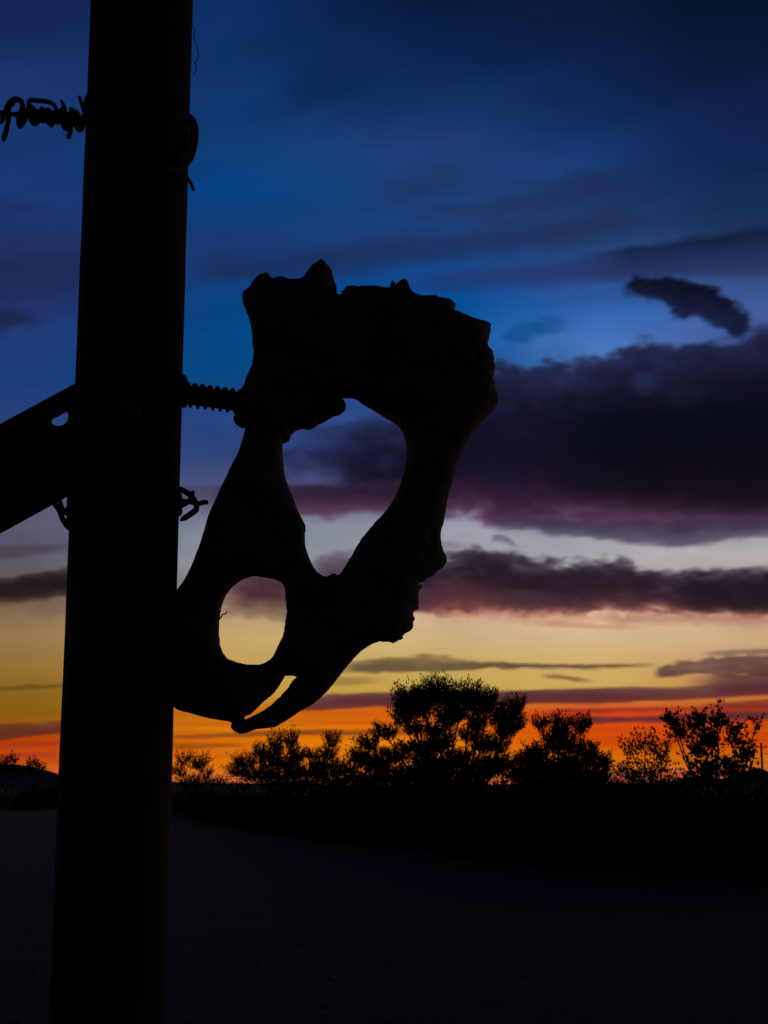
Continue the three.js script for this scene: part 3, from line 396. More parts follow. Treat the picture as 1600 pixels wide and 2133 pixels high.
{
  const GRID = 1.0, polys = BONE.map((p) => p.flatMap((q) => q));
  let x0 = 1e9, x1 = -1e9, y0 = 1e9, y1 = -1e9; for (const q of BONE[0]) { x0 = Math.min(x0, q[0]); x1 = Math.max(x1, q[0]); y0 = Math.min(y0, q[1]); y1 = Math.max(y1, q[1]); }
  x0 -= 3; y0 -= 3; const NX = Math.ceil((x1 + 3 - x0) / GRID) + 1, NY = Math.ceil((y1 + 3 - y0) / GRID) + 1;
  const segs = []; for (const p of BONE) for (let i = 0; i < p.length; i++) { const a = p[i], b = p[(i + 1) % p.length]; segs.push([a[0], a[1], b[0], b[1]]); }
  const sd = new Float32Array(NX * NY).fill(1e6), inside = new Uint8Array(NX * NY);
  for (const [ax, ay, bx, by] of segs) {                 // distance, only near each edge
    const i0 = Math.max(0, Math.floor((Math.min(ax, bx) - 4 - x0) / GRID)), i1 = Math.min(NX - 1, Math.ceil((Math.max(ax, bx) + 4 - x0) / GRID)), j0 = Math.max(0, Math.floor((Math.min(ay, by) - 4 - y0) / GRID)), j1 = Math.min(NY - 1, Math.ceil((Math.max(ay, by) + 4 - y0) / GRID));
    const ex = bx - ax, ey = by - ay, ll = ex * ex + ey * ey || 1e-9;
    for (let j = j0; j <= j1; j++) for (let i = i0; i <= i1; i++) { const px = x0 + i * GRID - ax, py = y0 + j * GRID - ay, t = Math.min(1, Math.max(0, (px * ex + py * ey) / ll)), d = Math.hypot(px - t * ex, py - t * ey), q = j * NX + i; if (d < sd[q]) sd[q] = d; }
  }
  for (let j = 0; j < NY; j++) {                          // inside or outside, by scan line
    const y = y0 + j * GRID + 1e-4, xs = []; for (const [ax, ay, bx, by] of segs) if ((ay > y) !== (by > y)) xs.push(ax + ((y - ay) / (by - ay)) * (bx - ax));
    xs.sort((a, b) => a - b);
    for (let k = 0; k + 1 < xs.length; k += 2) for (let i = Math.max(0, Math.ceil((xs[k] - x0) / GRID)); i <= Math.min(NX - 1, Math.floor((xs[k + 1] - x0) / GRID)); i++) inside[j * NX + i] = 1;
  }
  for (let q = 0; q < NX * NY; q++) sd[q] = (inside[q] ? 1 : -1) * Math.min(sd[q], 4);
  const u = new Float32Array(NX * NY);                    // a membrane blown up inside the outline gives the swelling
  for (let it = 0; it < 420; it++) for (let j = 1; j < NY - 1; j++) for (let i = 1; i < NX - 1; i++) { const q = j * NX + i; if (!inside[q]) continue; const v = 0.25 * (u[q - 1] + u[q + 1] + u[q - NX] + u[q + NX] + GRID * GRID); u[q] += 1.88 * (v - u[q]); }
  const thick = (q) => { const t = Math.sqrt(2 * Math.max(0, u[q])); return 32 * Math.tanh((t * 0.82) / 32); };
  const pos = [], uv = [], idx = [], ids = new Map(), K = 0.11;
  const zPlane = (y) => -(0.972 - (y / 1000) * K);
  const put = (key, x, y, dz) => { let v = ids.get(key); if (v === undefined) { v = pos.length / 3; ids.set(key, v); pos.push(x / 1000, y / 1000, zPlane(y) + dz / 1000 + 0.93); uv.push(x / 1000, y / 1000); } return v; };
  const vert = (side, q) => { const i = q % NX, j = (q - i) / NX, x = x0 + i * GRID, y = y0 + j * GRID, t = thick(q); const n = fbm(x * 0.035 + side * 50, y * 0.035, 4), m = fbm(x * 0.16 + 20, y * 0.16 + side * 9, 3), w = 5 * noise(x * 0.02, y * 0.02) * Math.min(1, t / 14); return put(`${side}:${q}`, x, y, (side ? -1 : 1) * (t * (1 + 0.28 * n) + Math.min(1, t / 5) * 0.4 * m) + w); };
  const cross = (qa, qb) => { const t = sd[qa] / (sd[qa] - sd[qb]), ia = qa % NX, ja = (qa - ia) / NX, ib = qb % NX, jb = (qb - ib) / NX; return put(`e${Math.min(qa, qb)}:${Math.max(qa, qb)}`, x0 + lerp(ia, ib, t) * GRID, y0 + lerp(ja, jb, t) * GRID, 0); };
  for (let j = 0; j < NY - 1; j++) for (let i = 0; i < NX - 1; i++) {
    const c = [j * NX + i, j * NX + i + 1, (j + 1) * NX + i + 1, (j + 1) * NX + i];
    if (!(inside[c[0]] || inside[c[1]] || inside[c[2]] || inside[c[3]])) continue;
    for (const side of [0, 1]) {
      const poly = [];
      for (let k = 0; k < 4; k++) { const a = c[k], b = c[(k + 1) % 4]; if (inside[a]) poly.push(vert(side, a)); if (inside[a] !== inside[b]) poly.push(cross(a, b)); }
      for (let k = 1; k + 1 < poly.length; k++) side ? idx.push(poly[0], poly[k + 1], poly[k]) : idx.push(poly[0], poly[k], poly[k + 1]);
    }
  }
  const g = new THREE.BufferGeometry(); g.setAttribute('position', new THREE.Float32BufferAttribute(pos, 3)); g.setAttribute('uv', new THREE.Float32BufferAttribute(uv, 2)); g.setIndex(idx); g.computeVertexNormals();
  const bone = thing('pelvis_bone', 'large weathered animal pelvis bone with rounded holes hung beside the post', 'bone', [0, 1.55, -0.93]);
  mesh('bone_body', g, M.bone, bone);
}

// ------------------------------------------------------------------ wires
const WIRES = {
  strand: [[-1.9063,2.3747,-0.918],[-1.1153,2.3256,-0.918],[-0.7223,2.2922,-0.918],[-0.4991,2.2759,-0.918],[-0.4436,2.2735,-0.918],[-0.4102,2.2711,-0.918],[-0.3768,2.2686,-0.918],[-0.3401,2.2644,-0.918]],
  loop: [[-0.4418,2.2602,-0.918],[-0.438,2.2735,-0.918],[-0.4331,2.2855,-0.918],[-0.4272,2.291,-0.918],[-0.4205,2.2892,-0.918],[-0.4178,2.2807,-0.918],[-0.4212,2.2686,-0.918],[-0.4201,2.2578,-0.918],[-0.4136,2.2617,-0.914],[-0.4082,2.2751,-0.91]],
  tail: [[-0.4258,2.2845,-0.914],[-0.4316,2.2785,-0.914],[-0.4305,2.2624,-0.912],[-0.4325,2.2469,-0.912],[-0.4366,2.2354,-0.914]],
  over: [[-0.4102,2.2733,-0.915],[-0.4072,2.284,-0.912],[-0.3964,2.2823,-0.91],[-0.3854,2.2811,-0.91],[-0.3789,2.2786,-0.912],[-0.3779,2.2736,-0.916],[-0.3822,2.2638,-0.918],[-0.3827,2.2544,-0.916]],
  barb_a: [[-0.3714,2.2852,-0.912],[-0.3657,2.2727,-0.91],[-0.3649,2.2612,-0.912],[-0.3636,2.2515,-0.914]],
  barb_b: [[-0.3506,2.29,-0.912],[-0.3467,2.2787,-0.91],[-0.3437,2.2684,-0.912]],
  barb_c: [[-0.358,2.2684,-0.912],[-0.3574,2.2528,-0.909],[-0.3589,2.2437,-0.911],[-0.3617,2.2368,-0.912]],
  side_run: [[-0.2458,2.2297,-0.866],[-0.228,2.2431,-0.882],[-0.2202,2.2584,-0.905],[-0.2173,2.2594,-0.917],[-0.2166,2.2507,-0.921],[-0.2179,2.2343,-0.92],[-0.2195,2.2137,-0.912],[-0.223,2.1897,-0.894],[-0.2393,2.1657,-0.868]],
  side_run_b: [[-0.2319,2.2333,-0.873],[-0.2209,2.2562,-0.906],[-0.2203,2.2578,-0.918],[-0.2199,2.2483,-0.921],[-0.2208,2.2315,-0.918],[-0.2214,2.2141,-0.908],[-0.227,2.1818,-0.88]],
  side_run_c: [[-0.2312,2.2352,-0.874],[-0.2222,2.2553,-0.902],[-0.2211,2.2581,-0.914],[-0.2212,2.25,-0.918],[-0.2216,2.235,-0.915],[-0.2221,2.2172,-0.906],[-0.2271,2.1875,-0.88]],
  side_barb: [[-0.2223,2.1795,-0.892],[-0.2193,2.1795,-0.905],[-0.2169,2.1752,-0.907],[-0.2152,2.1688,-0.907]],
  low_barb_a: [[-0.2206,1.7962,-0.892],[-0.2148,1.8041,-0.906],[-0.2097,1.813,-0.91],[-0.2078,1.8212,-0.912]],
  low_barb_b: [[-0.2225,1.8037,-0.886],[-0.2157,1.807,-0.905],[-0.2096,1.8076,-0.91],[-0.2017,1.8067,-0.912],[-0.1956,1.8086,-0.913],[-0.1916,1.8084,-0.914]],
  low_barb_c: [[-0.2212,1.8159,-0.888],[-0.2147,1.8173,-0.904],[-0.2088,1.8134,-0.908],[-0.2044,1.8065,-0.91],[-0.2039,1.8004,-0.911],[-0.209,1.7944,-0.909],[-0.2186,1.7847,-0.902]],
  low_left_a: [[-0.3631,1.813,-0.91],[-0.3568,1.8048,-0.908],[-0.3505,1.7966,-0.906],[-0.3465,1.787,-0.906],[-0.3417,1.7798,-0.905],[-0.3322,1.7724,-0.898]],
  low_left_b: [[-0.3545,1.8147,-0.912],[-0.3508,1.8044,-0.91],[-0.346,1.7962,-0.908],[-0.3367,1.7904,-0.9],[-0.3269,1.7882,-0.89]],
  low_left_c: [[-0.3246,1.8002,-0.888],[-0.3361,1.801,-0.9],[-0.3414,1.7974,-0.905],[-0.3385,1.791,-0.905],[-0.3408,1.7846,-0.905],[-0.3377,1.7789,-0.904],[-0.327,1.7732,-0.892]],
  fibre: [[-0.2245,2.3833,-0.918],[-0.221,2.3796,-0.918],[-0.2219,2.3697,-0.918],[-0.2189,2.3593,-0.918],[-0.2164,2.3488,-0.918],[-0.2178,2.3403,-0.918],[-0.2205,2.3366,-0.918],[-0.2183,2.3342,-0.918],[-0.2192,2.3256,-0.918],[-0.2224,2.3207,-0.918]],
  bone_twig: [[-0.1899,1.6885,-0.97],[-0.1863,1.6909,-0.968],[-0.1834,1.6951,-0.967],[-0.1805,1.6955,-0.966],[-0.1784,1.6977,-0.966]]
};
function wire(name, key, r, parent, taper = true, mat = M.wire) {
  const o = parent.position, pts = curve(WIRES[key].map((p) => V(p).sub(o)), 7);
  return mesh(name, sweep(pts, (t) => r * (taper ? Math.min(1, 0.45 + 9 * Math.min(t, 1 - t)) : 1), 8), mat, parent);
}
// turns of wire around the pipe: heights along the way, angle from a to b
function wrap(name, r, parent, h0, h1, turns, start, lift = 0) {
  const pts = [], n = Math.round(46 * turns), o = parent.position;
  for (let i = 0; i <= n; i++) { const t = i / n, a = start + t * turns * Math.PI * 2, R = PR + r * 0.95 + lift + 0.0006 * noise(i * 0.21, h0 * 90); pts.push(new THREE.Vector3(PX + Math.sin(a) * R - o.x, lerp(h0, h1, t) + 0.0022 * noise(i * 0.12, h1 * 70) - o.y, PZ + Math.cos(a) * R - o.z)); }
  return mesh(name, sweep(pts, () => r, 7), M.wire, parent);
}
{
  const w = thing('barbed_wire', 'barbed wire knotted around itself left of the post near the top', 'barbed wire', PT.wrap_hi_l);
  const o = w.position, base = curve(WIRES.strand.map((p) => V(p).sub(o)), 10);
  const mid = new THREE.CatmullRomCurve3(base);
  // two strands laid together
  const L = mid.getLength(), n = 420, A = [], B = [];
  for (let i = 0; i <= n; i++) { const t = i / n, p = mid.getPointAt(t), a = (t * L / 0.045) * Math.PI * 2; A.push(new THREE.Vector3(p.x, p.y + Math.cos(a) * 0.0016, p.z + Math.sin(a) * 0.0016)); B.push(new THREE.Vector3(p.x, p.y - Math.cos(a) * 0.0016, p.z - Math.sin(a) * 0.0016)); }
  mesh('strand', sweep(A, () => 0.0016, 6), M.wire, w); mesh('strand', sweep(B, () => 0.0016, 6), M.wire, w);
  // the tied-off end wound round the strand
  const s0 = V(WIRES.strand[5]).sub(o), s1 = V(WIRES.strand[7]).sub(o), coil = [], turns = 8.5, cn = 240;
  for (let i = 0; i <= cn; i++) {
    const t = i / cn, tt = t + 0.05 * noise(t * 7, 3), a = t * turns * Math.PI * 2 + 0.7, p = s0.clone().lerp(s1, Math.min(1, Math.max(0, tt))), R = 0.0078 + 0.0028 * noise(t * 9, 8);
    coil.push(new THREE.Vector3(p.x + 0.004 * Math.sin(a * 0.5), p.y + Math.cos(a) * R, p.z + Math.sin(a) * R * 0.85));
  }
  mesh('tie_coil', sweep(coil, () => 0.0028, 8), M.wire, w);
  const coil2 = []; for (let i = 0; i <= 160; i++) { const t = i / 160, a = t * 11 * Math.PI * 2, p = s0.clone().lerp(s1, 0.06 + 0.94 * t); coil2.push(new THREE.Vector3(p.x, p.y + Math.cos(a) * 0.0046, p.z + Math.sin(a) * 0.0046)); }
  mesh('tie_coil', sweep(coil2, () => 0.0026, 7), M.wire, w);
  wire('loop', 'loop', 0.0031, w); wire('wire_end', 'tail', 0.0028, w); wire('loop', 'over', 0.0024, w);
  wire('barb', 'barb_a', 0.0022, w); wire('barb', 'barb_b', 0.0021, w); wire('barb', 'barb_c', 0.0025, w);
  wrap('post_turn', 0.002, w, PT.wrap_hi_l[1], PT.wrap_hi_r[1] - 0.004, 1.0, -Math.PI / 2); wrap('post_turn', 0.002, w, PT.wrap_hi_l[1] - 0.003, PT.wrap_hi_r[1] + 0.002, 1.1, -Math.PI / 2 - 0.3);
  wire('post_turn', 'side_run', 0.0027, w); wire('post_turn', 'side_run_b', 0.0027, w); wire('post_turn', 'side_run_c', 0.0027, w); wire('barb', 'side_barb', 0.0019, w);
}
{
  const w = thing('barbed_wire_001', 'barbed wire wound round the post below the brace with barbs sticking out', 'barbed wire', PT.wrap_lo_r);
  const y0 = PT.wrap_lo_l[1], y1 = PT.wrap_lo_r[1];
  wrap('post_turn', 0.0019, w, y0 + 0.002, y1 + 0.006, 1.3, -Math.PI / 2); wrap('post_turn', 0.0019, w, y0 - 0.006, y1 - 0.002, 1.2, -Math.PI / 2 - 0.4); wrap('post_turn', 0.0019, w, y0 - 0.012, y1 - 0.012, 1.0, -Math.PI / 2 + 0.2);
  wire('barb', 'low_barb_a', 0.0025, w); wire('barb', 'low_barb_b', 0.0026, w); wire('loop', 'low_barb_c', 0.0032, w);
  wire('wire_end', 'low_left_a', 0.003, w); wire('loop', 'low_left_b', 0.0026, w); wire('loop', 'low_left_c', 0.0028, w);
}
{
  const f = thing('dry_fibre', 'thin dry plant fibre curling off the right side of the post top', 'fibre', WIRES.fibre[0]); wire('strand', 'fibre', 0.00045, f, true, M.fibre);
  const t = thing('twig', 'tiny crooked twig poking into the small oval bone hole', 'twig', WIRES.bone_twig[0]); wire('stem', 'bone_twig', 0.0008, t, true, M.fibre);
}

// ------------------------------------------------------------------ trees and shrubs
class Leaves {
  constructor() { this.p = []; }
  add(c, d, w, L, W) { // a pointed leaf from c along d, its width along w
    const m = 0.45, p = this.p, ax = c.x, ay = c.y, az = c.z, bx = ax + d.x * L * m + w.x * W, by = ay + d.y * L * m + w.y * W, bz = az + d.z * L * m + w.z * W, ex = ax + d.x * L * m - w.x * W, ey = ay + d.y * L * m - w.y * W, ez = az + d.z * L * m - w.z * W, tx = ax + d.x * L, ty = ay + d.y * L, tz = az + d.z * L;
    p.push(ax, ay, az, bx, by, bz, tx, ty, tz, ax, ay, az, tx, ty, tz, ex, ey, ez);
  }
  geometry() { const g = new THREE.BufferGeometry(); g.setAttribute('position', new THREE.Float32BufferAttribute(this.p, 3)); g.computeVertexNormals(); const n = this.p.length / 3, uv = new Float32Array(n * 2); g.setAttribute('uv', new THREE.BufferAttribute(uv, 2)); return g; }
}
const TREES = [
  {"x":1.93,"z":-25,"cl":[[-1.3,4.06,0.43,0.43],[-0.81,4.24,0.31,0.34],[-0.42,4.27,0.4,0.43],[0.09,4.1,0.34,0.43],[0.62,4.24,0.4,0.43],[1.11,4.06,0.34,0.4],[-1.4,3.57,0.4,0.28],[-1.01,3.26,0.43,0.18],[-0.12,3.57,0.46,0.34],[1.41,3.6,0.37,0.34],[2.02,3.94,0.31,0.37],[2.05,3.49,0.37,0.24],[-1.93,3.1,0.43,0.18],[-2.42,2.78,0.4,0.21],[-1.29,2.74,0.46,0.15],[-0.34,2.88,0.67,0.34],[0.9,2.74,0.46,0.31],[-0.55,2.16,0.92,0.37],[-2.13,2.21,0.67,0.28],[0.7,2.02,0.86,0.37],[-1.41,1.88,0.86,0.31],[1.54,3.15,0.4,0.21],[-2.35,1.74,0.76,0.24],[-0.21,1.7,1.22,0.28],[-0.79,3.74,0.31,0.24],[0.3,3.74,0.31,0.28],[0.88,3.46,0.34,0.28],[1.57,2.76,0.28,0.21],[-0.8,2.6,0.46,0.21],[0.26,2.43,0.52,0.24],[1.46,2.21,0.61,0.28],[-0.47,3.22,0.37,0.21],[0.64,3.08,0.37,0.21],[1.76,3.43,0.31,0.28],[-1.66,2.49,0.55,0.21],[-1.1,3.85,0.28,0.28],[0.86,3.85,0.28,0.24],[-2.69,2.46,0.37,0.24]],"n":"main"},
  {"x":4.44,"z":-23,"cl":[[-0.22,3.28,0.28,0.17],[0.23,3.15,0.37,0.31],[0.74,3.17,0.28,0.22],[0.41,2.7,0.53,0.28],[-0.34,2.48,0.39,0.22],[0.94,2.51,0.34,0.2],[1.16,2.23,0.39,0.2],[0.01,2.1,0.79,0.34],[-0.75,1.93,0.62,0.31],[1.39,2.1,0.2,0.14],[0.64,1.85,0.84,0.28],[-0.25,1.68,0.84,0.22],[0.03,2.77,0.34,0.22],[-0.62,2.26,0.42,0.22],[0.72,2.23,0.48,0.22],[1.28,1.85,0.48,0.2]],"n":"second"},
  {"x":-3.46,"z":-33,"cl":[[-1.88,2.55,0.52,0.32],[-1.33,2.91,0.4,0.36],[-0.7,3.21,0.4,0.48],[-0.06,3.32,0.28,0.44],[-0.27,2.58,0.77,0.44],[0.68,2.8,0.52,0.24],[1.44,3.39,0.4,0.32],[1.34,2.84,0.44,0.32],[0.54,2.18,1.33,0.4],[-1.28,2.07,0.97,0.4],[1.96,2.26,0.73,0.36],[-0.19,1.78,1.61,0.32],[-0.93,2.58,0.52,0.36],[0.17,2.77,0.36,0.36],[1.05,2.4,0.61,0.32],[-0.55,2.07,0.81,0.32],[-2.02,2.15,0.48,0.28],[1.64,1.86,1.01,0.32]],"n":"bush"},
  {"x":-10.03,"z":-46,"cl":[[-0.57,3.06,0.45,0.39],[0.25,2.86,0.73,0.56],[-0.81,2.45,0.45,0.51],[0.67,2.25,0.39,0.28],[1.19,1.79,0.67,0.34],[-0.14,1.84,1.12,0.45]],"n":"small"},
  {"x":7.29,"z":-24,"cl":[[-0.52,2.61,0.38,0.32],[-0.09,2.74,0.38,0.38],[0.46,2.53,0.32,0.38],[0.02,2.08,0.62,0.41],[-0.62,2.0,0.41,0.26],[0.27,1.69,0.65,0.21]],"n":"sparse"},
  {"x":8.38,"z":-22,"cl":[[-1.12,3.3,0.3,0.16],[-0.79,3.05,0.35,0.3],[-0.27,3.18,0.3,0.35],[0.13,3.3,0.2,0.32],[0.18,2.81,0.35,0.35],[-0.44,2.61,0.38,0.35],[0.71,2.93,0.3,0.32],[1.1,3.18,0.16,0.16],[0.77,2.44,0.3,0.38],[-0.1,2.08,0.62,0.35],[0.69,1.96,0.38,0.3],[-0.23,1.71,0.81,0.22]],"n":"leafy"},
  {"x":-30.22,"z":-70,"cl":[[-0.42,3.68,0.6,0.43],[0.35,3.8,0.43,0.51],[-0.08,3.1,1.03,0.43]],"n":"knoll_a"},
  {"x":-27.33,"z":-68,"cl":[[-0.31,3.36,0.5,0.5],[0.38,3.13,0.5,0.33],[-0.13,2.76,1.0,0.33]],"n":"knoll_b"}
];                   // cl: foliage masses as x, height, half width, half height in metres
function tree(spec, name, label, opt, group) {
  const r = rngOf(opt.seed), t = thing(name, label, opt.category || 'tree', [spec.x, 0, spec.z], group), woods = [], lv = new Leaves();
  const R = (a, b) => a + (b - a) * r(), d = new THREE.Vector3(), w = new THREE.Vector3(), top = Math.max(...spec.cl.map((c) => c[1] + c[3]));
  const spread = Math.max(...spec.cl.map((c) => Math.abs(c[0]) + c[2]));
  const stems = [];
  for (let k = 0; k < opt.stems; k++) { const a = (k / opt.stems) * Math.PI * 2 + r(); stems.push(new THREE.Vector3(Math.cos(a) * 0.12 * opt.stems * 0.4, 0, Math.sin(a) * 0.1)); }
  const forkH = opt.fork * top;
  for (const c of spec.cl) {
    const dz = R(-0.45, 0.45) * spread * opt.depth, ctr = new THREE.Vector3(c[0], c[1], dz), rz = Math.max(c[2], c[3]) * 1.25;
    const st = stems[Math.floor(r() * stems.length)], fork = new THREE.Vector3(st.x * 2 + c[0] * 0.12, Math.min(forkH, c[1] * 0.6), st.z + dz * 0.1);
    const m1 = fork.clone().lerp(ctr, 0.5).add(new THREE.Vector3(R(-0.12, 0.12) + c[0] * 0.08, -R(0.02, 0.16) * c[1] * 0.3, R(-0.15, 0.15)));
    const limb = curve([st, fork, m1, ctr.clone().add(new THREE.Vector3(0, -c[3] * 0.3, 0))], 5), r0 = opt.trunk * R(0.5, 0.8) * Math.min(1, 0.45 + c[2] + c[3]);
    woods.push(sweep(limb, (q) => lerp(r0, 0.012, Math.pow(q, 0.7)), 6));
    const area = Math.PI * c[2] * c[3], twigs = Math.max(5, Math.round((area * opt.density) / opt.perTwig));
    for (let k = 0; k < twigs; k++) {
      let ux, uy, uz, l; do { ux = R(-1, 1); uy = R(-1, 1); uz = R(-1, 1); l = ux * ux + uy * uy + uz * uz; } while (l > 1);
      const spike = r() < 0.28 ? R(1.1, 1.5) : 1, s = (opt.shell ? Math.pow(l, -0.12) : 1) * spike;
      if (spike > 1) uy = Math.abs(uy) * 0.7 + 0.25;
      const end = new THREE.Vector3(ctr.x + ux * c[2] * s * R(0.85, 1.12), ctr.y + uy * c[3] * s * R(0.85, 1.15), ctr.z + uz * rz * s);
      const from = limb[Math.floor(R(0.62, 0.999) * limb.length)].clone().lerp(new THREE.Vector3(ctr.x + ux * c[2] * 0.35, ctr.y - c[3] * 0.4, ctr.z + uz * rz * 0.3), 0.75);
      const len = from.distanceTo(end), mid = from.clone().lerp(end, 0.55).add(new THREE.Vector3(R(-0.12, 0.12) * len, R(-0.16, 0.02) * len, R(-0.12, 0.12) * len));
      const tw = curve([from, mid, end], 4);
      if (k % opt.twigEvery === 0) woods.push(sweep(tw, (q) => lerp(0.009, 0.003, q) * opt.twigR, 4));
      for (let n = 0; n < opt.perTwig; n++) {
        const q = opt.tip ? 1 - Math.pow(r(), 1.3) * 0.85 : R(0.25, 1.02), f = q * (tw.length - 1), i = Math.min(tw.length - 2, Math.floor(f)), p = tw[i].clone().lerp(tw[i + 1], f - i);
        p.x += R(-1, 1) * opt.fuzz; p.y += R(-1, 1) * opt.fuzz; p.z += R(-1, 1) * opt.fuzz;
        d.subVectors(tw[i + 1], tw[i]).normalize().add(w.set(R(-0.8, 0.8), R(-0.4, 1), R(-0.8, 0.8))).normalize();
        w.set(R(-1, 1), R(-1, 1), R(-1, 1)).cross(d).normalize();
        const L = opt.leaf * R(0.6, 1.3); lv.add(p, d, w, L, L * opt.aspect);
      }
    }
  }
  mesh('trunk', mergeGeometries(woods), M.bark, t); mesh('crown', lv.geometry(), opt.mat, t);
  return t;
}
const base = { stems: 3, fork: 0.2, depth: 0.6, trunk: 0.13, density: 4200, perTwig: 16, twigEvery: 3, twigR: 1.1, fuzz: 0.06, leaf: 0.095, aspect: 0.15, shell: true, tip: false, mat: M.leafDark };
const T = Object.fromEntries(TREES.map((t) => [t.n, t]));
tree(T.main, 'desert_tree', 'tallest dense dark tree with several rounded tops behind the bone', { ...base, seed: 11 });
tree(T.second, 'desert_tree_001', 'lower dense tree just right of the tallest tree', { ...base, seed: 23, density: 4200 });
tree(T.bush, 'desert_bush', 'wide twiggy bush with feathery upright tips under the bone', { ...base, seed: 31, density: 2300, stems: 4, fork: 0.3, trunk: 0.07, twigR: 1.8, leaf: 0.095, category: 'bush' });
tree(T.small, 'desert_bush_001', 'small rounded bush against the right edge of the post', { ...base, seed: 47, density: 1200, trunk: 0.06, twigR: 1.7, leaf: 0.11, category: 'bush' });
tree(T.sparse, 'sparse_tree', 'thin see-through shrub with scattered leaves between the trees on the right', { ...base, seed: 53, density: 520, perTwig: 8, twigEvery: 1, twigR: 0.8, trunk: 0.06, leaf: 0.085, aspect: 0.33, fuzz: 0.07, tip: true, mat: M.leafOlive });
tree(T.leafy, 'leafy_tree', 'open tree with separate upright leafy stems at the right edge', { ...base, seed: 61, density: 1000, perTwig: 9, twigEvery: 1, twigR: 0.9, trunk: 0.07, leaf: 0.09, aspect: 0.36, fuzz: 0.06, tip: true, mat: M.leafOlive });
tree(T.knoll_a, 'knoll_shrub', 'leafy shrub on the dark rise at the left edge', { ...base, seed: 71, density: 480, perTwig: 8, trunk: 0.05, leaf: 0.13, aspect: 0.3, twigR: 2, category: 'shrub', mat: M.leafOlive }, 'shrubs on the rise');
tree(T.knoll_b, 'knoll_shrub_001', 'leafy shrub on the dark rise close to the left side of the post', { ...base, seed: 79, density: 480, perTwig: 8, trunk: 0.05, leaf: 0.13, aspect: 0.3, twigR: 2, category: 'shrub', mat: M.leafOlive }, 'shrubs on the rise');
{
  // the dark scrub that closes off the lot: one mass
  const r = rngOf(91), R = (a, b) => a + (b - a) * r(), lv = new Leaves(), d = new THREE.Vector3(), w = new THREE.Vector3(), p = new THREE.Vector3(), woods = [];
  const edgeZ = (x) => { let i = 0; while (i < LOT.length - 2 && LOT[i + 1][0] < x) i++; return lerp(LOT[i][1], LOT[i + 1][1], (x - LOT[i][0]) / (LOT[i + 1][0] - LOT[i][0])); };
  for (let k = 0; k < 240; k++) {
    const tall = k >= 190;                                                   // a taller second row behind the trees
    const s = Math.tan(THREE.MathUtils.degToRad(tall ? R(-5, 18) : R(-27, 29)));                   // a bearing, then a place behind the edge of the lot
    let z0 = -60; for (let q = 10; q < 60; q += 0.5) if (-q < edgeZ(s * q)) { z0 = -q; break; }
    const z = tall ? -R(29, 44) : z0 - 0.6 - Math.pow(r(), 1.4) * (k % 3 ? 9 : 22), x = -s * z, H = tall ? R(1.7, 2.2) : R(0.9, 1.75) * (-z > 40 ? 1.15 : 1), rx = H * R(0.6, 1.0), n = Math.round(1000 + 500 * r());
    for (let i = 0; i < 5; i++) { const a = r() * 6.28, e = new THREE.Vector3(x + Math.cos(a) * rx * 0.6, H * R(0.5, 0.95), z + Math.sin(a) * rx * 0.6), b = new THREE.Vector3(x, 0, z); woods.push(sweep([b, b.clone().lerp(e, 0.5).add(new THREE.Vector3(0, 0.1, 0)), e], (q) => lerp(0.025, 0.006, q), 4)); }
    for (let i = 0; i < n; i++) {
      let a, b, c, l; do { a = R(-1, 1); b = R(0, 1); c = R(-1, 1); l = a * a + b * b + c * c; } while (l > 1);
      const lump = 1 + 0.35 * noise(a * 3 + k, b * 3 + c * 2);
      p.set(x + a * rx * lump, b * H * lump, z + c * rx * lump); d.set(a + R(-0.7, 0.7), b + R(-0.3, 0.9), c + R(-0.7, 0.7)).normalize(); w.set(R(-1, 1), R(-1, 1), R(-1, 1)).cross(d).normalize();
      const L = R(0.06, 0.13); lv.add(p, d, w, L, L * 0.28);
    }
  }
  const g = new THREE.Group(); g.name = 'scrub'; g.userData = { kind: 'stuff', label: 'low dark desert scrub along the far edge of the dirt lot', category: 'scrub' }; scene.add(g);
  mesh('foliage', lv.geometry(), M.leafDry, g); mesh('stems', mergeGeometries(woods), M.bark, g);
}

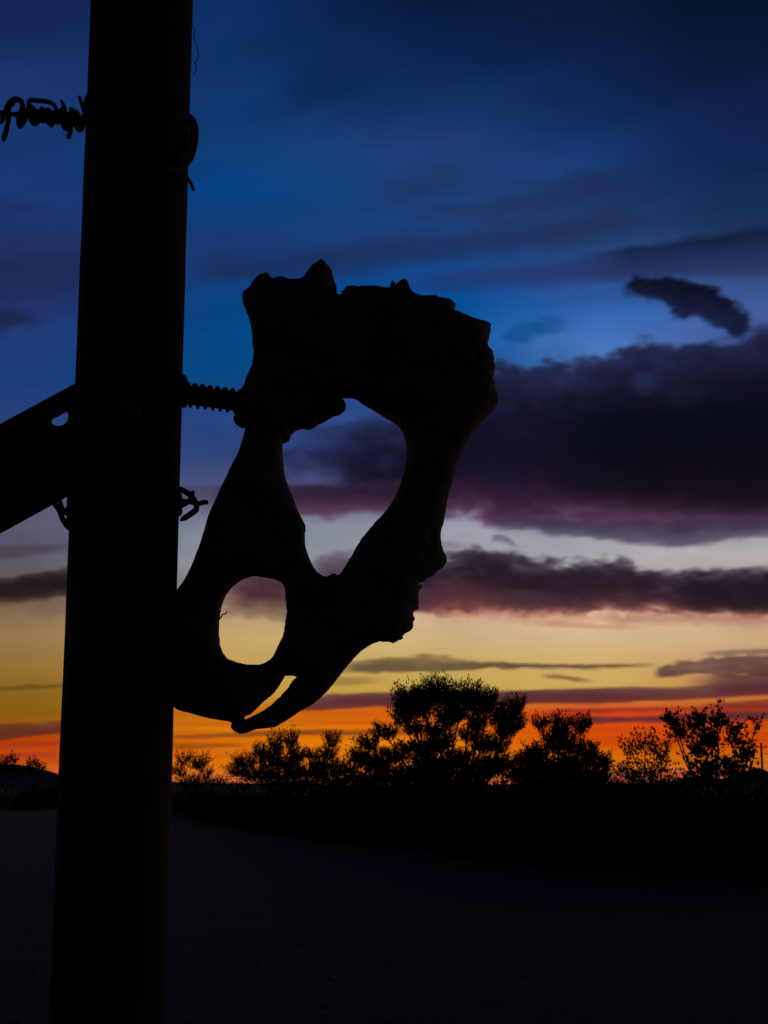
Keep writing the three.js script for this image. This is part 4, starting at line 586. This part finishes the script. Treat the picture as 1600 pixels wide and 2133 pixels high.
// ------------------------------------------------------------------ utility poles and their line
{
  const top = PT.pole_top[1];
  const mk = (name, label, x, z, H) => {
    const g = thing(name, label, 'utility pole', [x, 0, z], 'utility poles');
    const p = []; for (let i = 0; i <= 6; i++) p.push(new THREE.Vector3(0, (H * i) / 6, 0));
    mesh('pole', sweep(p, (t) => lerp(0.13, 0.095, t), 10), M.pole, g);
    const arm = new THREE.BoxGeometry(1.1, 0.11, 0.1); arm.translate(0, H - 0.42, 0.145); mesh('crossarm', arm, M.pole, g);
    for (const dx of [-0.45, 0.45]) { const ins = new THREE.LatheGeometry([[0, 0.16], [0.03, 0.15], [0.045, 0.1], [0.03, 0.07], [0.05, 0.04], [0.02, 0]].map((q) => new THREE.Vector2(...q)), 10); ins.translate(dx, H - 0.365, 0.145); mesh('insulator', ins, M.zinc, g); }
    return g;
  };
  const P1 = [PT.pole[0], PT.pole[2], top], P2 = [PT.pole_b[0], PT.pole_b[2], PT.pole_b_top[1]];
  mk('utility_pole', 'thin utility pole with a short crossarm at the right edge', P1[0], P1[1], P1[2]);
  mk('utility_pole_001', 'tiny distant utility pole just left of the nearer pole', P2[0], P2[1], P2[2]);
  const line = thing('power_line', 'thin cable sagging between the utility poles at the right', 'cable', [P1[0], PT.pole_wire[1], P1[1]]);
  const span = (a, b, sag) => { const n = 24, q = []; for (let i = 0; i <= n; i++) { const t = i / n; q.push(new THREE.Vector3(lerp(a[0], b[0], t), lerp(a[1], b[1], t) - sag * 4 * t * (1 - t), lerp(a[2], b[2], t)).sub(line.position)); } return sweep(q, () => 0.03, 5); };
  mesh('cable_span', span([P1[0], PT.pole_wire[1], P1[1] + 0.13], [P2[0], P2[2] - 0.9, P2[1] + 0.13], 0.5), M.wire, line);
  mesh('cable_span', span([P1[0], PT.pole_wire[1], P1[1] + 0.13], [95, 4.7, -48], 0.4), M.wire, line);
}
// ------------------------------------------------------------------ pale dead branch at the edge of the lot
{
  const s = PT.stick, z = s[2], b = thing('dead_branch', 'pale dead branch lying at the far edge of the dirt lot', 'branch', [s[0], 0, z]);
  const q = (l) => curve(l.map((p) => new THREE.Vector3(...p)), 4);
  mesh('main_stem', sweep(q([[-1.3, 0.05, 0.2], [-0.7, 0.1, 0.1], [-0.2, 0.08, 0], [0.05, 0.2, 0], [0, 0.36, 0.02], [0.14, 0.5, 0.04]]), (t) => lerp(0.05, 0.02, t), 7), M.deadwood, b);
  mesh('side_stem', sweep(q([[0.02, 0.3, 0], [0.22, 0.34, 0.02], [0.36, 0.42, 0]]), (t) => lerp(0.032, 0.012, t), 6), M.deadwood, b);
}

renderer.render(scene, camera);
